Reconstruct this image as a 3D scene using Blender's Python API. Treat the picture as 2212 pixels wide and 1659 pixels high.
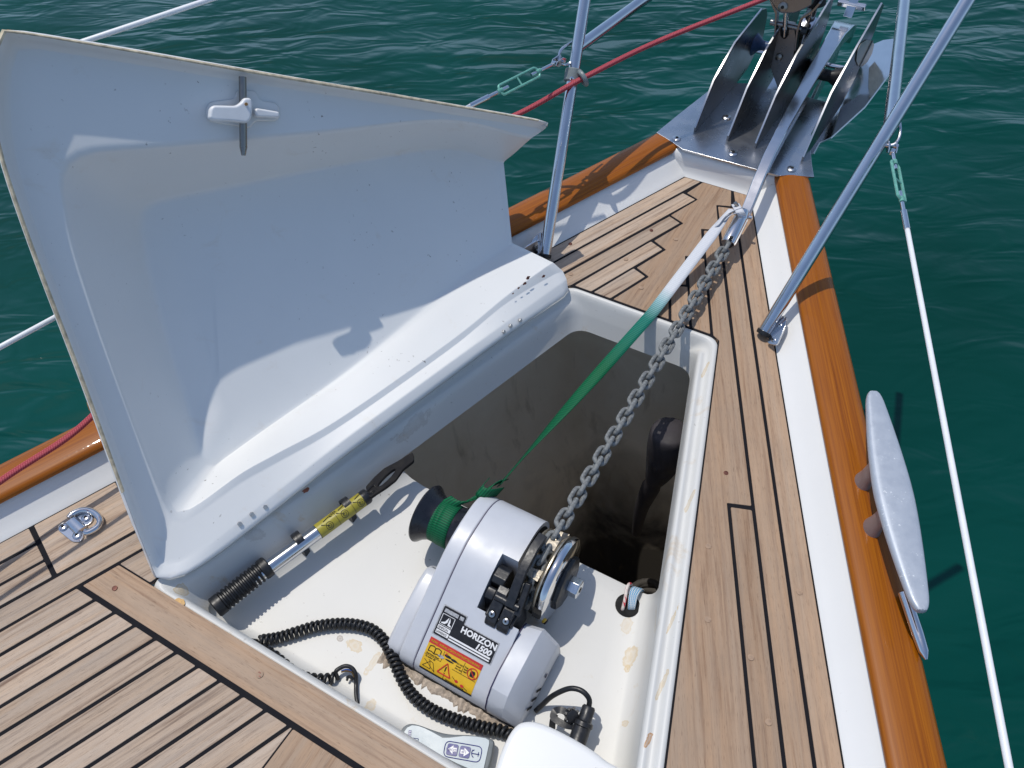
import bpy, bmesh, math, random
from mathutils import Vector, Matrix
random.seed(7)
scene = bpy.context.scene
for o in list(bpy.data.objects): bpy.data.objects.remove(o)
COL = scene.collection
V = Vector
# ------------------------------------------------------------------ camera
# boat axes: +Y forward to the bow, +X starboard, +Z up, teak deck at z = 0 (metres)
CF = V((-0.3267, 0.5287, -0.7833)); CR = V((0.8722, 0.4879, -0.0345)); CU = V((-0.3640, 0.6945, 0.6206))
def _basis():
    pi, ro, ya = 0.899667, -0.0555172, -0.5534417
    f = V((math.sin(ya)*math.cos(pi), math.cos(ya)*math.cos(pi), -math.sin(pi)))
    r = V((math.cos(ya), -math.sin(ya), 0)); u = r.cross(f)
    r2 = r*math.cos(ro) + u*math.sin(ro)
    return r2, r2.cross(f), f
CR, CU, CF = _basis()
CP = V((0.360368, 0, 1.2)); FL = 1698.65
cam = bpy.data.cameras.new('camera'); camo = bpy.data.objects.new('camera', cam); COL.objects.link(camo)
camo.matrix_world = Matrix(((CR.x, CU.x, -CF.x, CP.x), (CR.y, CU.y, -CF.y, CP.y), (CR.z, CU.z, -CF.z, CP.z), (0, 0, 0, 1)))
cam.sensor_fit = 'HORIZONTAL'; cam.sensor_width = 36; cam.lens = 36*FL/2212
cam.clip_start = 0.02; cam.clip_end = 3000
scene.camera = camo
# ------------------------------------------------------------------ light
SUNV = V((-0.33, 0.05, 1)).normalized()
w = bpy.data.worlds.new('World'); scene.world = w; w.use_nodes = True
nt = w.node_tree; nt.nodes.clear()
sky = nt.nodes.new('ShaderNodeTexSky'); sky.sky_type = 'NISHITA'; sky.sun_disc = False
sky.sun_elevation = math.asin(SUNV.z); sky.sun_rotation = math.atan2(SUNV.x, SUNV.y)
sky.air_density = 1.0; sky.dust_density = 0.7; sky.ozone_density = 0.8; sky.altitude = 0
bg = nt.nodes.new('ShaderNodeBackground'); bg.inputs[1].default_value = 0.15
wo = nt.nodes.new('ShaderNodeOutputWorld')
tcw = nt.nodes.new('ShaderNodeTexCoord'); sxw = nt.nodes.new('ShaderNodeSeparateXYZ'); cxw = nt.nodes.new('ShaderNodeCombineXYZ')
mxw = nt.nodes.new('ShaderNodeMath'); mxw.operation = 'MAXIMUM'; mxw.inputs[1].default_value = 0.20      # sky held at this height further down, keeping horizon haze off the water
nt.links.new(tcw.outputs['Generated'], sxw.inputs[0]); nt.links.new(sxw.outputs[0], cxw.inputs[0]); nt.links.new(sxw.outputs[1], cxw.inputs[1])
nt.links.new(sxw.outputs[2], mxw.inputs[0]); nt.links.new(mxw.outputs[0], cxw.inputs[2]); nt.links.new(cxw.outputs[0], sky.inputs['Vector'])
nt.links.new(sky.outputs[0], bg.inputs[0]); nt.links.new(bg.outputs[0], wo.inputs[0])
sl = bpy.data.lights.new('sun', 'SUN'); sl.energy = 2.9; sl.angle = math.radians(0.5); sl.color = (1, 0.95, 0.87)
so = bpy.data.objects.new('sun', sl); COL.objects.link(so)
so.rotation_euler = (-SUNV).to_track_quat('-Z', 'Y').to_euler(); so.location = (0, 0, 5)
vs = scene.view_settings; vs.view_transform = 'Standard'; vs.look = 'None'; vs.gamma = 1; vs.exposure = -0.13
vs.use_curve_mapping = False
# ------------------------------------------------------------------ measuring helpers (survey of the boat from the photograph)
def ray(u, v): return (CF*FL + CR*(u-1106) - CU*(v-829.5)).normalized()
def onpl(u, v, P, N):
    d = ray(u, v); return CP + d*((V(P)-CP).dot(V(N))/d.dot(V(N)))
def PZ(u, v, z=0.0): return onpl(u, v, (0, 0, z), (0, 0, 1))
def PX(u, v, x): return onpl(u, v, (x, 0, 0), (1, 0, 0))
def PY(u, v, y): return onpl(u, v, (0, y, 0), (0, 1, 0))
# ------------------------------------------------------------------ materials
def newmat(name):
    m = bpy.data.materials.new(name); m.use_nodes = True
    n = m.node_tree; b = n.nodes['Principled BSDF']
    return m, n, b
def N(n, t, **k):
    x = n.nodes.new(t)
    for a, v in k.items():
        if a.startswith('i_'):
            x.inputs[int(a[2:]) if a[2:].isdigit() else a[2:].replace('_', ' ')].default_value = v
        else: setattr(x, a, v)
    return x
def ramp(n, src, stops):
    r = n.nodes.new('ShaderNodeValToRGB'); e = r.color_ramp.elements
    while len(e) < len(stops): e.new(0.5)
    for i, (p, c) in enumerate(stops):
        e[i].position = p; e[i].color = (*c, 1) if len(c) == 3 else c
    n.links.new(src, r.inputs[0]); return r.outputs[0]
def mixc(n, fac, a, b, mode='MIX'):
    m = n.nodes.new('ShaderNodeMix'); m.data_type = 'RGBA'; m.blend_type = mode
    for s, v in ((m.inputs[0], fac), (m.inputs[6], a), (m.inputs[7], b)):
        if hasattr(v, 'is_output'): n.links.new(v, s)
        elif isinstance(v, (int, float)): s.default_value = v
        else: s.default_value = (*v, 1)
    return m.outputs[2]
def noise(n, vec, scale, detail=4, rough=0.55, dist=0.0):
    x = N(n, 'ShaderNodeTexNoise'); x.inputs['Scale'].default_value = scale; x.inputs['Detail'].default_value = detail
    x.inputs['Roughness'].default_value = rough; x.inputs['Distortion'].default_value = dist
    if vec is not None: n.links.new(vec, x.inputs['Vector'])
    return x.outputs['Fac']
def bump(n, b, src, strength, dist):
    x = N(n, 'ShaderNodeBump'); x.inputs['Strength'].default_value = strength; x.inputs['Distance'].default_value = dist
    n.links.new(src, x.inputs['Height']); n.links.new(x.outputs[0], b.inputs['Normal'])
def objco(n): return N(n, 'ShaderNodeTexCoord').outputs['Object']
def mapping(n, vec, scale=(1, 1, 1), rot=(0, 0, 0), loc=(0, 0, 0)):
    m = N(n, 'ShaderNodeMapping'); m.inputs['Scale'].default_value = scale; m.inputs['Rotation'].default_value = rot
    m.inputs['Location'].default_value = loc; n.links.new(vec, m.inputs['Vector']); return m.outputs[0]
def plain(name, col, rough=0.5, metal=0.0, var=0.12, scale=60, bmp=0.0, coat=0.0, spec=0.5):
    m, n, b = newmat(name); co = objco(n)
    f = noise(n, co, scale, 5, 0.6)
    c = ramp(n, f, [(0.3, tuple(x*(1-var) for x in col)), (0.7, tuple(min(1, x*(1+var)) for x in col))])
    n.links.new(c, b.inputs['Base Color']); b.inputs['Metallic'].default_value = metal
    rr = N(n, 'ShaderNodeMapRange'); n.links.new(f, rr.inputs[0])
    rr.inputs[1].default_value = .3; rr.inputs[2].default_value = .7
    rr.inputs[3].default_value = rough*0.8; rr.inputs[4].default_value = min(1, rough*1.25)
    n.links.new(rr.outputs[0], b.inputs['Roughness'])
    b.inputs['Coat Weight'].default_value = coat; b.inputs['Coat Roughness'].default_value = 0.06
    b.inputs['Specular IOR Level'].default_value = spec
    if bmp: bump(n, b, f, bmp, 0.002)
    return m
def _scale(n, src, k):
    m = N(n, 'ShaderNodeMath', operation='MULTIPLY'); n.links.new(src, m.inputs[0]); m.inputs[1].default_value = k; return m.outputs[0]
def gelcoat(name, col, rough, stain, seed=0.0, speck=1.0, spots=()):
    m, n, b = newmat(name); co = mapping(n, objco(n), loc=(seed, seed*1.7, seed*.6))
    f1 = noise(n, co, 3.0, 6, 0.6); c0 = ramp(n, f1, [(0.3, tuple(x*.95 for x in col)), (0.7, col)])
    f2 = noise(n, co, 11, 8, 0.68, 0.6)
    c1 = mixc(n, ramp(n, f2, [(0.60, (0, 0, 0)), (0.72, (stain, stain, stain))]), c0, (0.52, 0.36, 0.17))
    f3 = noise(n, co, 125, 2, 0.5); f4 = noise(n, co, 9, 3, .5)
    sp = N(n, 'ShaderNodeMath', operation='MULTIPLY')
    n.links.new(ramp(n, f3, [(0.70, (0, 0, 0)), (0.75, (1, 1, 1))]), sp.inputs[0])
    n.links.new(ramp(n, f4, [(0.50, (0, 0, 0)), (0.66, (.75*speck,)*3)]), sp.inputs[1])
    c2 = mixc(n, sp.outputs[0], c1, (0.13, 0.10, 0.07))
    oc = objco(n); nz = noise(n, co, 55, 5, .65, .8); nz2 = noise(n, co, 16, 4, .6, .5)
    for (pos, rad, scol, strength) in spots:                # local stains: noisy blots round a point
        sb = N(n, 'ShaderNodeVectorMath', operation='SUBTRACT'); n.links.new(oc, sb.inputs[0]); sb.inputs[1].default_value = tuple(pos)
        dv = N(n, 'ShaderNodeVectorMath', operation='DIVIDE'); n.links.new(sb.outputs[0], dv.inputs[0]); dv.inputs[1].default_value = rad
        ln = N(n, 'ShaderNodeVectorMath', operation='LENGTH'); n.links.new(dv.outputs[0], ln.inputs[0])
        m1 = N(n, 'ShaderNodeMath', operation='MULTIPLY_ADD'); n.links.new(nz, m1.inputs[0]); m1.inputs[1].default_value = 1.1; n.links.new(ln.outputs['Value'], m1.inputs[2])
        m2 = N(n, 'ShaderNodeMath', operation='MULTIPLY_ADD'); n.links.new(nz2, m2.inputs[0]); m2.inputs[1].default_value = .8; n.links.new(m1.outputs[0], m2.inputs[2])
        c2 = mixc(n, ramp(n, m2.outputs[0], [(0.95, (strength,)*3), (1.05, (strength*.55,)*3), (1.28, (strength*.35,)*3), (1.42, (0, 0, 0))]) if False else ramp(n, _scale(n, m2.outputs[0], .5), [(0.52, (strength*.8,)*3), (0.60, (strength*.45,)*3), (0.70, (strength,)*3), (0.74, (0, 0, 0))]), c2, scol)
    n.links.new(c2, b.inputs['Base Color']); b.inputs['Roughness'].default_value = rough
    b.inputs['Specular IOR Level'].default_value = 0.45
    f5 = noise(n, co, 25, 3, .5); bump(n, b, f5, 0.06, 0.002)
    return m
M = {}
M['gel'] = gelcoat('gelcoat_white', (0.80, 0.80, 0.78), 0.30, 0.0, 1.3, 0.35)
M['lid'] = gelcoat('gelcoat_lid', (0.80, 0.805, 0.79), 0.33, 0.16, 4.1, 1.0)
TANC, RUSC, GRIM = (0.56, 0.43, 0.24), (0.42, 0.20, 0.05), (0.20, 0.14, 0.10)
SP = []
for u, v, z, r_, c_, st_ in ((1362, 1420, -.12, (.020, .045, .03), TANC, .75), (1355, 1445, -.12, (.012, .014, .03), TANC, .9), (1355, 1350, -.12, (.015, .03, .03), TANC, .5), (1350, 1565, -.12, (.012, .010, .02), TANC, .7), (765, 1395, -.12, (.030, .016, .03), TANC, .8), (735, 1380, -.12, (.012, .010, .03), GRIM, .7), (806, 1432, -.12, (.012, .04, .03), TANC, .6), (800, 1525, -.12, (.018, .02, .03), TANC, .6), (1400, 1600, -.01, (.008, .030, .03), RUSC, .95), (1430, 1480, -.008, (.006, .05, .03), TANC, .8), (1452, 1340, -.008, (.006, .06, .03), TANC, .8), (1492, 1080, -.008, (.006, .05, .03), TANC, .7), (1523, 800, -.008, (.007, .05, .03), TANC, .8), (392, 1275, -.02, (.016, .018, .03), TANC, .8), (690, 1090, -.02, (.05, .02, .03), TANC, .35), (560, 1160, -.02, (.05, .03, .03), GRIM, .25), (640, 1130, -.03, (.006, .006, .02), GRIM, .9), (900, 930, -.03, (.08, .10, .03), GRIM, .22)):
    SP.append((PZ(u, v, z), r_, c_, st_))
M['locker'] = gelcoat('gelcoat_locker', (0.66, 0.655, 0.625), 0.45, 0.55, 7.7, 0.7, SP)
def rawmat():
    m, n, b = newmat('raw_glassfibre'); co = objco(n)
    f = noise(n, co, 7, 6, .62, .4); c = ramp(n, f, [(.3, (.70, .60, .45)), (.7, (.82, .73, .58))])
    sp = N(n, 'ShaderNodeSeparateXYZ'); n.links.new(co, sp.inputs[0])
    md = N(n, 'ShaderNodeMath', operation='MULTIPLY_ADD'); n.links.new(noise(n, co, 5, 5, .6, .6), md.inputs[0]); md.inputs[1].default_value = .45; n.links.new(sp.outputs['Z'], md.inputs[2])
    c = mixc(n, ramp(n, _scale(n, md.outputs[0], -1.0), [(.30, (0, 0, 0)), (.58, (1, 1, 1))]), c, (.035, .03, .024))      # colour itself goes dark towards the bottom
    g2 = noise(n, mapping(n, co, scale=(22, 22, 2.5)), 1, 4, .6)
    c = mixc(n, ramp(n, g2, [(.58, (0, 0, 0)), (.75, (.5, .5, .5))]), c, (.22, .16, .08))
    n.links.new(c, b.inputs['Base Color']); b.inputs['Roughness'].default_value = .7; bump(n, b, f, .3, .003); return m
M['raw'] = rawmat()
M['bilge'] = plain('bilge_paint', (0.06, 0.05, 0.04), 0.7, var=0.5, scale=7, bmp=0.3)
M['caulk'] = plain('black_caulk', (0.011, 0.011, 0.014), 0.8, var=0.25, scale=30, bmp=0.0, spec=0.15)
def teak(name, ang, light, dark, grey):
    m, n, b = newmat(name); co = objco(n)
    oi = N(n, 'ShaderNodeObjectInfo'); sc = N(n, 'ShaderNodeVectorMath', operation='SCALE'); sc.inputs[0].default_value = (3.1, 7.3, 5.7)
    n.links.new(oi.outputs['Random'], sc.inputs['Scale'])
    ad = N(n, 'ShaderNodeVectorMath', operation='ADD')
    rot = N(n, 'ShaderNodeVectorRotate'); rot.rotation_type = 'Z_AXIS'; rot.inputs['Angle'].default_value = ang
    n.links.new(co, rot.inputs['Vector']); n.links.new(rot.outputs[0], ad.inputs[0]); n.links.new(sc.outputs[0], ad.inputs[1])
    g = mapping(n, ad.outputs[0], scale=(150, 5, 40)); f1 = noise(n, g, 1.0, 6, 0.68, 0.45)
    g2 = mapping(n, ad.outputs[0], scale=(60, 1.6, 20)); f2 = noise(n, g2, 1.0, 4, 0.5, 0.8)
    g3 = mapping(n, ad.outputs[0], scale=(900, 60, 100)); f3 = noise(n, g3, 1.0, 2, 0.5)
    c = ramp(n, f1, [(0.34, dark), (0.50, light), (0.72, tuple(min(1, x*1.18) for x in light))])
    c = mixc(n, ramp(n, f2, [(0.35, (0, 0, 0)), (0.7, (.75, .75, .75))]), c, grey)
    c = mixc(n, ramp(n, f3, [(0.60, (0, 0, 0)), (0.72, (.45, .45, .45))]), c, tuple(x*.42 for x in dark))
    hv = N(n, 'ShaderNodeHueSaturation'); mr = N(n, 'ShaderNodeMapRange'); n.links.new(oi.outputs['Random'], mr.inputs[0])
    mr.inputs[3].default_value = 0.82; mr.inputs[4].default_value = 1.12
    n.links.new(mr.outputs[0], hv.inputs['Value']); n.links.new(c, hv.inputs['Color'])
    blot = noise(n, co, 14, 4, .6)
    c2 = mixc(n, ramp(n, blot, [(0.45, (0, 0, 0)), (0.75, (.35, .35, .35))]), hv.outputs[0], tuple(x*.72 for x in grey))
    n.links.new(c2, b.inputs['Base Color']); b.inputs['Roughness'].default_value = 0.72
    b.inputs['Specular IOR Level'].default_value = 0.25
    bump(n, b, f1, 0.5, 0.0012)
    return m
TANG = math.atan(0.455)
TK = ((0.395, 0.262, 0.168), (0.25, 0.148, 0.09), (0.40, 0.30, 0.22))
M['teak_s'] = teak('teak_starboard', -TANG, *TK)
M['teak_p'] = teak('teak_port', TANG, (0.46, 0.335, 0.235), (0.20, 0.128, 0.09), (0.50, 0.41, 0.33))
M['teak_k'] = teak('teak_king', 0.0, *TK)
M['teak_x'] = teak('teak_cross', math.pi/2, *TK)
def varnish():
    m, n, b = newmat('varnished_teak'); co = objco(n)
    at = N(n, 'ShaderNodeAttribute'); at.attribute_name = 'UVMap'
    uv = N(n, 'ShaderNodeTexCoord').outputs['UV']
    g = mapping(n, uv, scale=(260, 6, 1)); f1 = noise(n, g, 1.0, 6, 0.65, 0.3)
    g2 = mapping(n, uv, scale=(24, 1.6, 1)); f2 = noise(n, g2, 1.0, 3, 0.5, 0.6)
    c = ramp(n, f1, [(0.28, (0.16, 0.036, 0.001)), (0.5, (0.28, 0.078, 0.001)), (0.76, (0.40, 0.130, 0.002))])
    c = mixc(n, ramp(n, f2, [(0.35, (0, 0, 0)), (0.7, (.7, .7, .7))]), c, (0.32, 0.095, 0.003))
    n.links.new(c, b.inputs['Base Color']); b.inputs['Roughness'].default_value = 0.45
    b.inputs['Coat Weight'].default_value = 0.35; b.inputs['Coat Roughness'].default_value = 0.04; b.inputs['Coat IOR'].default_value = 1.45; b.inputs['Specular IOR Level'].default_value = 0.2
    f3 = noise(n, co, 60, 3, .5)
    x = N(n, 'ShaderNodeBump'); x.inputs['Strength'].default_value = 0.10; x.inputs['Distance'].default_value = .002
    n.links.new(f3, x.inputs['Height']); n.links.new(x.outputs[0], b.inputs['Coat Normal'])
    return m
M['varnish'] = varnish()
def steel(name, col, rough, sc=20, var=.05, bmp=0.0):
    m = plain(name, col, rough, 1.0, var, sc, bmp); return m
M['inox'] = steel('polished_stainless', (0.66, 0.67, 0.69), 0.14)
M['plate'] = steel('brushed_stainless', (0.58, 0.59, 0.61), 0.27, 14, .05, 0.0)
M['plate_d'] = steel('dull_shade_stainless', (0.27, 0.26, 0.25), 0.30, 14, .10, 0.0)  # base darkened to carry the shade on the cheek faces; furler brackets share it
M['chrome'] = steel('chrome', (0.72, 0.72, 0.73), 0.07, 30, .04, 0.01)
M['furl'] = steel('dark_stainless', (0.30, 0.28, 0.255), 0.30, 60)
M['alu'] = plain('anodised_cleat', (0.44, 0.48, 0.54), 0.42, 0.3, .03, 60, 0.0)
_m = M['alu'].node_tree; _f = noise(_m, objco(_m), 230, 3, .6); _b = _m.nodes['Principled BSDF']; _g = noise(_m, objco(_m), 22, 2, .5)
_mul = N(_m, 'ShaderNodeMath', operation='MULTIPLY'); _m.links.new(ramp(_m, _f, [(.62, (0, 0, 0)), (.66, (1, 1, 1))]), _mul.inputs[0]); _m.links.new(ramp(_m, _g, [(.48, (0, 0, 0)), (.62, (1, 1, 1))]), _mul.inputs[1])
_m.links.new(mixc(_m, _mul.outputs[0], _b.inputs['Base Color'].links[0].from_socket, (.75, .78, .8)), _b.inputs['Base Color'])
M['foot'] = plain('cleat_foot', (0.30, 0.24, 0.23), 0.4, 0.3, .1, 60)
M['gal'] = plain('galvanised_chain', (0.195, 0.205, 0.205), 0.6, 0.12, .55, 150, 0.8)
M['rubber'] = plain('black_rubber', (0.012, 0.013, 0.015), 0.42, 0, .4, 120, .15)
M['plastic'] = plain('black_plastic', (0.016, 0.017, 0.02), 0.38, 0, .35, 150, .2)
M['drum'] = plain('drum_black', (0.010, 0.011, 0.016), 0.28, 0, .2, 60, .03)
M['whouse'] = plain('windlass_grey_paint', (0.54, 0.56, 0.60), 0.36, 0, .03, 24, .02)
M['green'] = None
M['red'] = None
M['white'] = plain('white_pvc', (0.80, 0.81, 0.82), 0.35, 0, .04, 40)
M['turn'] = plain('green_bronze', (0.16, 0.42, 0.34), 0.4, .3, .15, 120, .1)
M['grey'] = plain('grey_rubber', (0.17, 0.19, 0.20), 0.5, 0, .1, 90, .1)
M['panel'] = plain('remote_panel', (0.38, 0.45, 0.49), 0.35, 0, .05, 30)
M['blue'] = plain('print_blue', (0.025, 0.03, 0.20), 0.4, 0, .1, 90)
M['pwhite'] = plain('print_white', (0.80, 0.80, 0.80), 0.45, 0, .04, 90)
M['pblack'] = plain('print_black', (0.014, 0.013, 0.013), 0.35, 0, .2, 90)
M['pred'] = plain('print_red', (0.55, 0.035, 0.03), 0.4, 0, .1, 90)
M['pyel'] = plain('print_yellow', (0.72, 0.44, 0.02), 0.4, 0, .08, 60)
M['foil'] = plain('print_silver', (0.45, 0.45, 0.45), 0.4, .3, .4, 400)
M['oyel'] = plain('handle_sticker', (0.36, 0.31, 0.035), 0.38, 0, .15, 60)
M['purple'] = plain('seam_line', (0.035, 0.025, 0.075), 0.5, 0, .1, 60)
M['bolt'] = steel('bolt_steel', (0.5, 0.5, 0.5), 0.3, 300)
M['zinc'] = steel('zinc_nut', (0.70, 0.72, 0.74), 0.22, 120)
M['hole'] = plain('dark_hole', (0.006, 0.006, 0.006), 0.9)
M['plug'] = plain('teak_plug', (0.36, 0.245, 0.165), 0.7, 0, .2, 200)
M['rust'] = plain('rusty_screw', (0.13, 0.045, 0.03), 0.5, .4, .4, 300)
M['blueroll'] = plain('blue_roller', (0.03, 0.07, 0.17), 0.35, 0, .1, 40)
M['putty'] = plain('old_sealant', (0.40, 0.33, 0.26), 0.8, 0, .45, 160, .9)
M['chip'] = plain('chipped_edge', (0.55, 0.47, 0.33), 0.7, 0, .45, 70, .4)
M['rusty'] = plain('rust_stain', (0.42, 0.22, 0.06), 0.6, 0, .4, 130)
M['amber'] = plain('amber_blob', (0.55, 0.32, 0.10), 0.5, 0, .35, 160, .3)
M['tan'] = plain('gypsy_bronze', (0.45, 0.40, 0.32), 0.35, .8, .25, 130, .2)
M['wrench'] = plain('wrench_black', (0.010, 0.010, 0.012), 0.65, 0, .4, 90, .2, spec=.2)
M['hank'] = plain('dark_fender_cover', (0.035, 0.03, 0.034), 0.7, 0, .3, 30, .3)
# ------------------------------------------------------------------ mesh helpers
class MB:
    def __init__(s): s.v = []; s.f = []
    def add(s, vs, fs):
        k = len(s.v); s.v += [tuple(x) for x in vs]; s.f += [tuple(i+k for i in f) for f in fs]; return s
    def box(s, c, size, R=None):
        c = V(c); h = V(size)/2; R = R or Matrix.Identity(3)
        vs = [c + R @ V((x*h.x, y*h.y, z*h.z)) for x in (-1, 1) for y in (-1, 1) for z in (-1, 1)]
        return s.add(vs, [(0, 1, 3, 2), (4, 6, 7, 5), (0, 4, 5, 1), (2, 3, 7, 6), (0, 2, 6, 4), (1, 5, 7, 3)])
    def prism(s, pts, d):            # closed 3d polygon swept by vector d
        n = len(pts); d = V(d); a = [V(p) for p in pts]
        nn = V((0, 0, 0))
        for i in range(n): nn += a[i].cross(a[(i+1) % n])
        if nn.dot(d) > 0: a.reverse()
        vs = a + [p+d for p in a]
        return s.add(vs, [tuple(range(n)), tuple(range(2*n-1, n-1, -1))] + [(i, n+i, n+(i+1) % n, (i+1) % n) for i in range(n)])
    def tube(s, path, r, seg=12, cap=True, closed=False, up=None):
        P = [V(p) for p in path]; n = len(P); rings = []
        rs = r if isinstance(r, (list, tuple)) else [r]*n
        prev = None
        for i in range(n):
            t = (P[(i+1) % n]-P[i-1]) if closed else (P[min(i+1, n-1)]-P[max(i-1, 0)])
            t.normalize()
            if prev is None:
                a = V(up) if up else (V((0, 0, 1)) if abs(t.z) < .9 else V((1, 0, 0)))
                x = (a - t*a.dot(t)).normalized()
            else: x = (prev - t*prev.dot(t)).normalized()
            prev = x; y = t.cross(x)
            rings.append([P[i] + (x*math.cos(2*math.pi*k/seg)+y*math.sin(2*math.pi*k/seg))*rs[i] for k in range(seg)])
        return s.rings(rings, cap, closed)
    def rings(s, rings, cap=True, closed=False):
        n = len(rings); m = len(rings[0]); vs = [p for q in rings for p in q]; fs = []
        for i in range(n if closed else n-1):
            j = (i+1) % n
            fs += [(i*m+k, i*m+(k+1) % m, j*m+(k+1) % m, j*m+k) for k in range(m)]
        if cap and not closed: fs += [tuple(range(m-1, -1, -1)), tuple((n-1)*m+k for k in range(m))]
        return s.add(vs, fs)
    def grid(s, rows, flip=False):
        n = len(rows); m = len(rows[0]); fs = []
        for i in range(n-1):
            for k in range(m-1):
                q = (i*m+k, i*m+k+1, (i+1)*m+k+1, (i+1)*m+k); fs.append(q[::-1] if flip else q)
        return s.add([p for r in rows for p in r], fs)
    def lathe(s, prof, o, ax, seg=32, cap=True):   # prof: (along, radius)
        o = V(o); ax = V(ax).normalized(); a = V((0, 0, 1)) if abs(ax.z) < .9 else V((1, 0, 0))
        x = (a-ax*a.dot(ax)).normalized(); y = ax.cross(x)
        return s.rings([[o+ax*h+(x*math.cos(2*math.pi*k/seg)+y*math.sin(2*math.pi*k/seg))*r for k in range(seg)] for h, r in prof], cap)
    def sweep(s, path, prof, up=(0, 0, 1), cap=True, closed_prof=True):  # prof: (side, up) offsets, may be function of i
        P = [V(p) for p in path]; rings = []
        for i, p in enumerate(P):
            t = (P[min(i+1, len(P)-1)]-P[max(i-1, 0)]).normalized()
            u = V(up) if not callable(up) else V(up(i))
            sd = t.cross(u).normalized(); uu = sd.cross(t)
            pr = prof(i) if callable(prof) else prof
            rings.append([p+sd*a+uu*b for a, b in pr])
        if closed_prof: return s.rings(rings, cap)
        return s.grid(rings)
    def build(s, name, mat, parent=None, smooth=35, bevel=0, seg=2, sub=0, solid=0, uv=None):
        me = bpy.data.meshes.new(name); me.from_pydata(s.v, [], s.f); me.update()
        bm = bmesh.new(); bm.from_mesh(me); bmesh.ops.recalc_face_normals(bm, faces=bm.faces); bm.to_mesh(me); bm.free()
        if uv:
            l = me.uv_layers.new(name='UVMap')
            for lp in me.loops: l.data[lp.index].uv = uv(me.vertices[lp.vertex_index].co)
        me.materials.append(M[mat] if isinstance(mat, str) else mat)
        if smooth:
            me.polygons.foreach_set('use_smooth', [True]*len(me.polygons)); me.set_sharp_from_angle(angle=math.radians(smooth))
        o = bpy.data.objects.new(name, me); COL.objects.link(o)
        if solid:
            m = o.modifiers.new('Solidify', 'SOLIDIFY'); m.thickness = solid; m.offset = -1
        if bevel:
            m = o.modifiers.new('Bevel', 'BEVEL'); m.width = bevel; m.segments = seg; m.limit_method = 'ANGLE'; m.angle_limit = math.radians(35)
            m.harden_normals = True
        if sub:
            m = o.modifiers.new('Sub', 'SUBSURF'); m.levels = sub; m.render_levels = sub
        if parent: setp(o, parent)
        return o
def setp(o, p):
    o.parent = p; o.matrix_parent_inverse = (Matrix.Translation(p.location) if p.type == 'EMPTY' else Matrix.Identity(4)).inverted()
def thing(name, label, cat, loc=(0, 0, 0), group=None):
    o = bpy.data.objects.new(name, None); COL.objects.link(o); o.location = loc; o.empty_display_size = .05
    o['label'] = label; o['category'] = cat
    if group: o['group'] = group
    return o
def tag(o, label, cat, group=None):
    o['label'] = label; o['category'] = cat
    if group: o['group'] = group
    return o
def catmull(pts, n=8):
    P = [V(p) for p in pts]; P = [P[0]*2-P[1]] + P + [P[-1]*2-P[-2]]; out = []
    for i in range(1, len(P)-2):
        a, b, c, d = P[i-1:i+3]
        for k in range(n):
            t = k/n; out.append(0.5*((2*b)+(c-a)*t+(2*a-5*b+4*c-d)*t*t+(3*b-a-3*c+d)*t**3))
    out.append(P[-2]); return out
def resample(pts, n):
    P = [V(p) for p in pts]; L = [0]
    for i in range(1, len(P)): L.append(L[-1]+(P[i]-P[i-1]).length)
    out = []; j = 0
    for k in range(n):
        s_ = L[-1]*k/(n-1)
        while j < len(P)-2 and L[j+1] < s_: j += 1
        d = L[j+1]-L[j]; out.append(P[j].lerp(P[j+1], (s_-L[j])/d if d > 1e-9 else 0))
    return out
def roundpoly(pts, r, n=5):       # 2d/3d closed polygon with rounded corners
    P = [V(p) for p in pts]; out = []; m = len(P)
    for i in range(m):
        a, b, c = P[i-1], P[i], P[(i+1) % m]; rr = r[i] if isinstance(r, (list, tuple)) else r
        d1 = (a-b); d2 = (c-b); q = min(rr, d1.length*.45, d2.length*.45)
        if q < 1e-6: out.append(b); continue
        p1 = b+d1.normalized()*q; p2 = b+d2.normalized()*q
        for k in range(n+1):
            t = k/n; out.append(p1*(1-t)**2+b*2*t*(1-t)+p2*t*t)
    return out
def screw(parent, p, nrm, r=0.005, mat='bolt', name='screw', slot=True):
    nrm = V(nrm).normalized()
    o = MB().lathe([(-.001, r), (r*.25, r), (r*.4, r*.75)], p, nrm, 14).build(name, mat, parent)
    if slot: MB().lathe([(r*.3, r*.38), (r*.46, r*.38)], p, nrm, 6).build('socket', 'hole', o, smooth=0)
    return o
def text(name, s, size, mat, parent, M4, ext=0.0002, font_shear=0.0, bold=0.0, align='LEFT', sx=1.0):
    c = bpy.data.curves.new(name, 'FONT'); c.body = s; c.size = size; c.extrude = ext; c.shear = font_shear; c.offset = bold; c.align_x = align
    c.resolution_u = 3
    t = bpy.data.objects.new(name+'_tmp', c); COL.objects.link(t); dg = bpy.context.evaluated_depsgraph_get()
    me = bpy.data.meshes.new_from_object(t.evaluated_get(dg)); bpy.data.objects.remove(t); bpy.data.curves.remove(c)
    me.transform(Matrix.Diagonal((sx, 1, 1, 1))); me.transform(M4); me.materials.clear(); me.materials.append(M[mat]); me.name = name
    o = bpy.data.objects.new(name, me); COL.objects.link(o)
    if parent: setp(o, parent)
    return o
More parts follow.
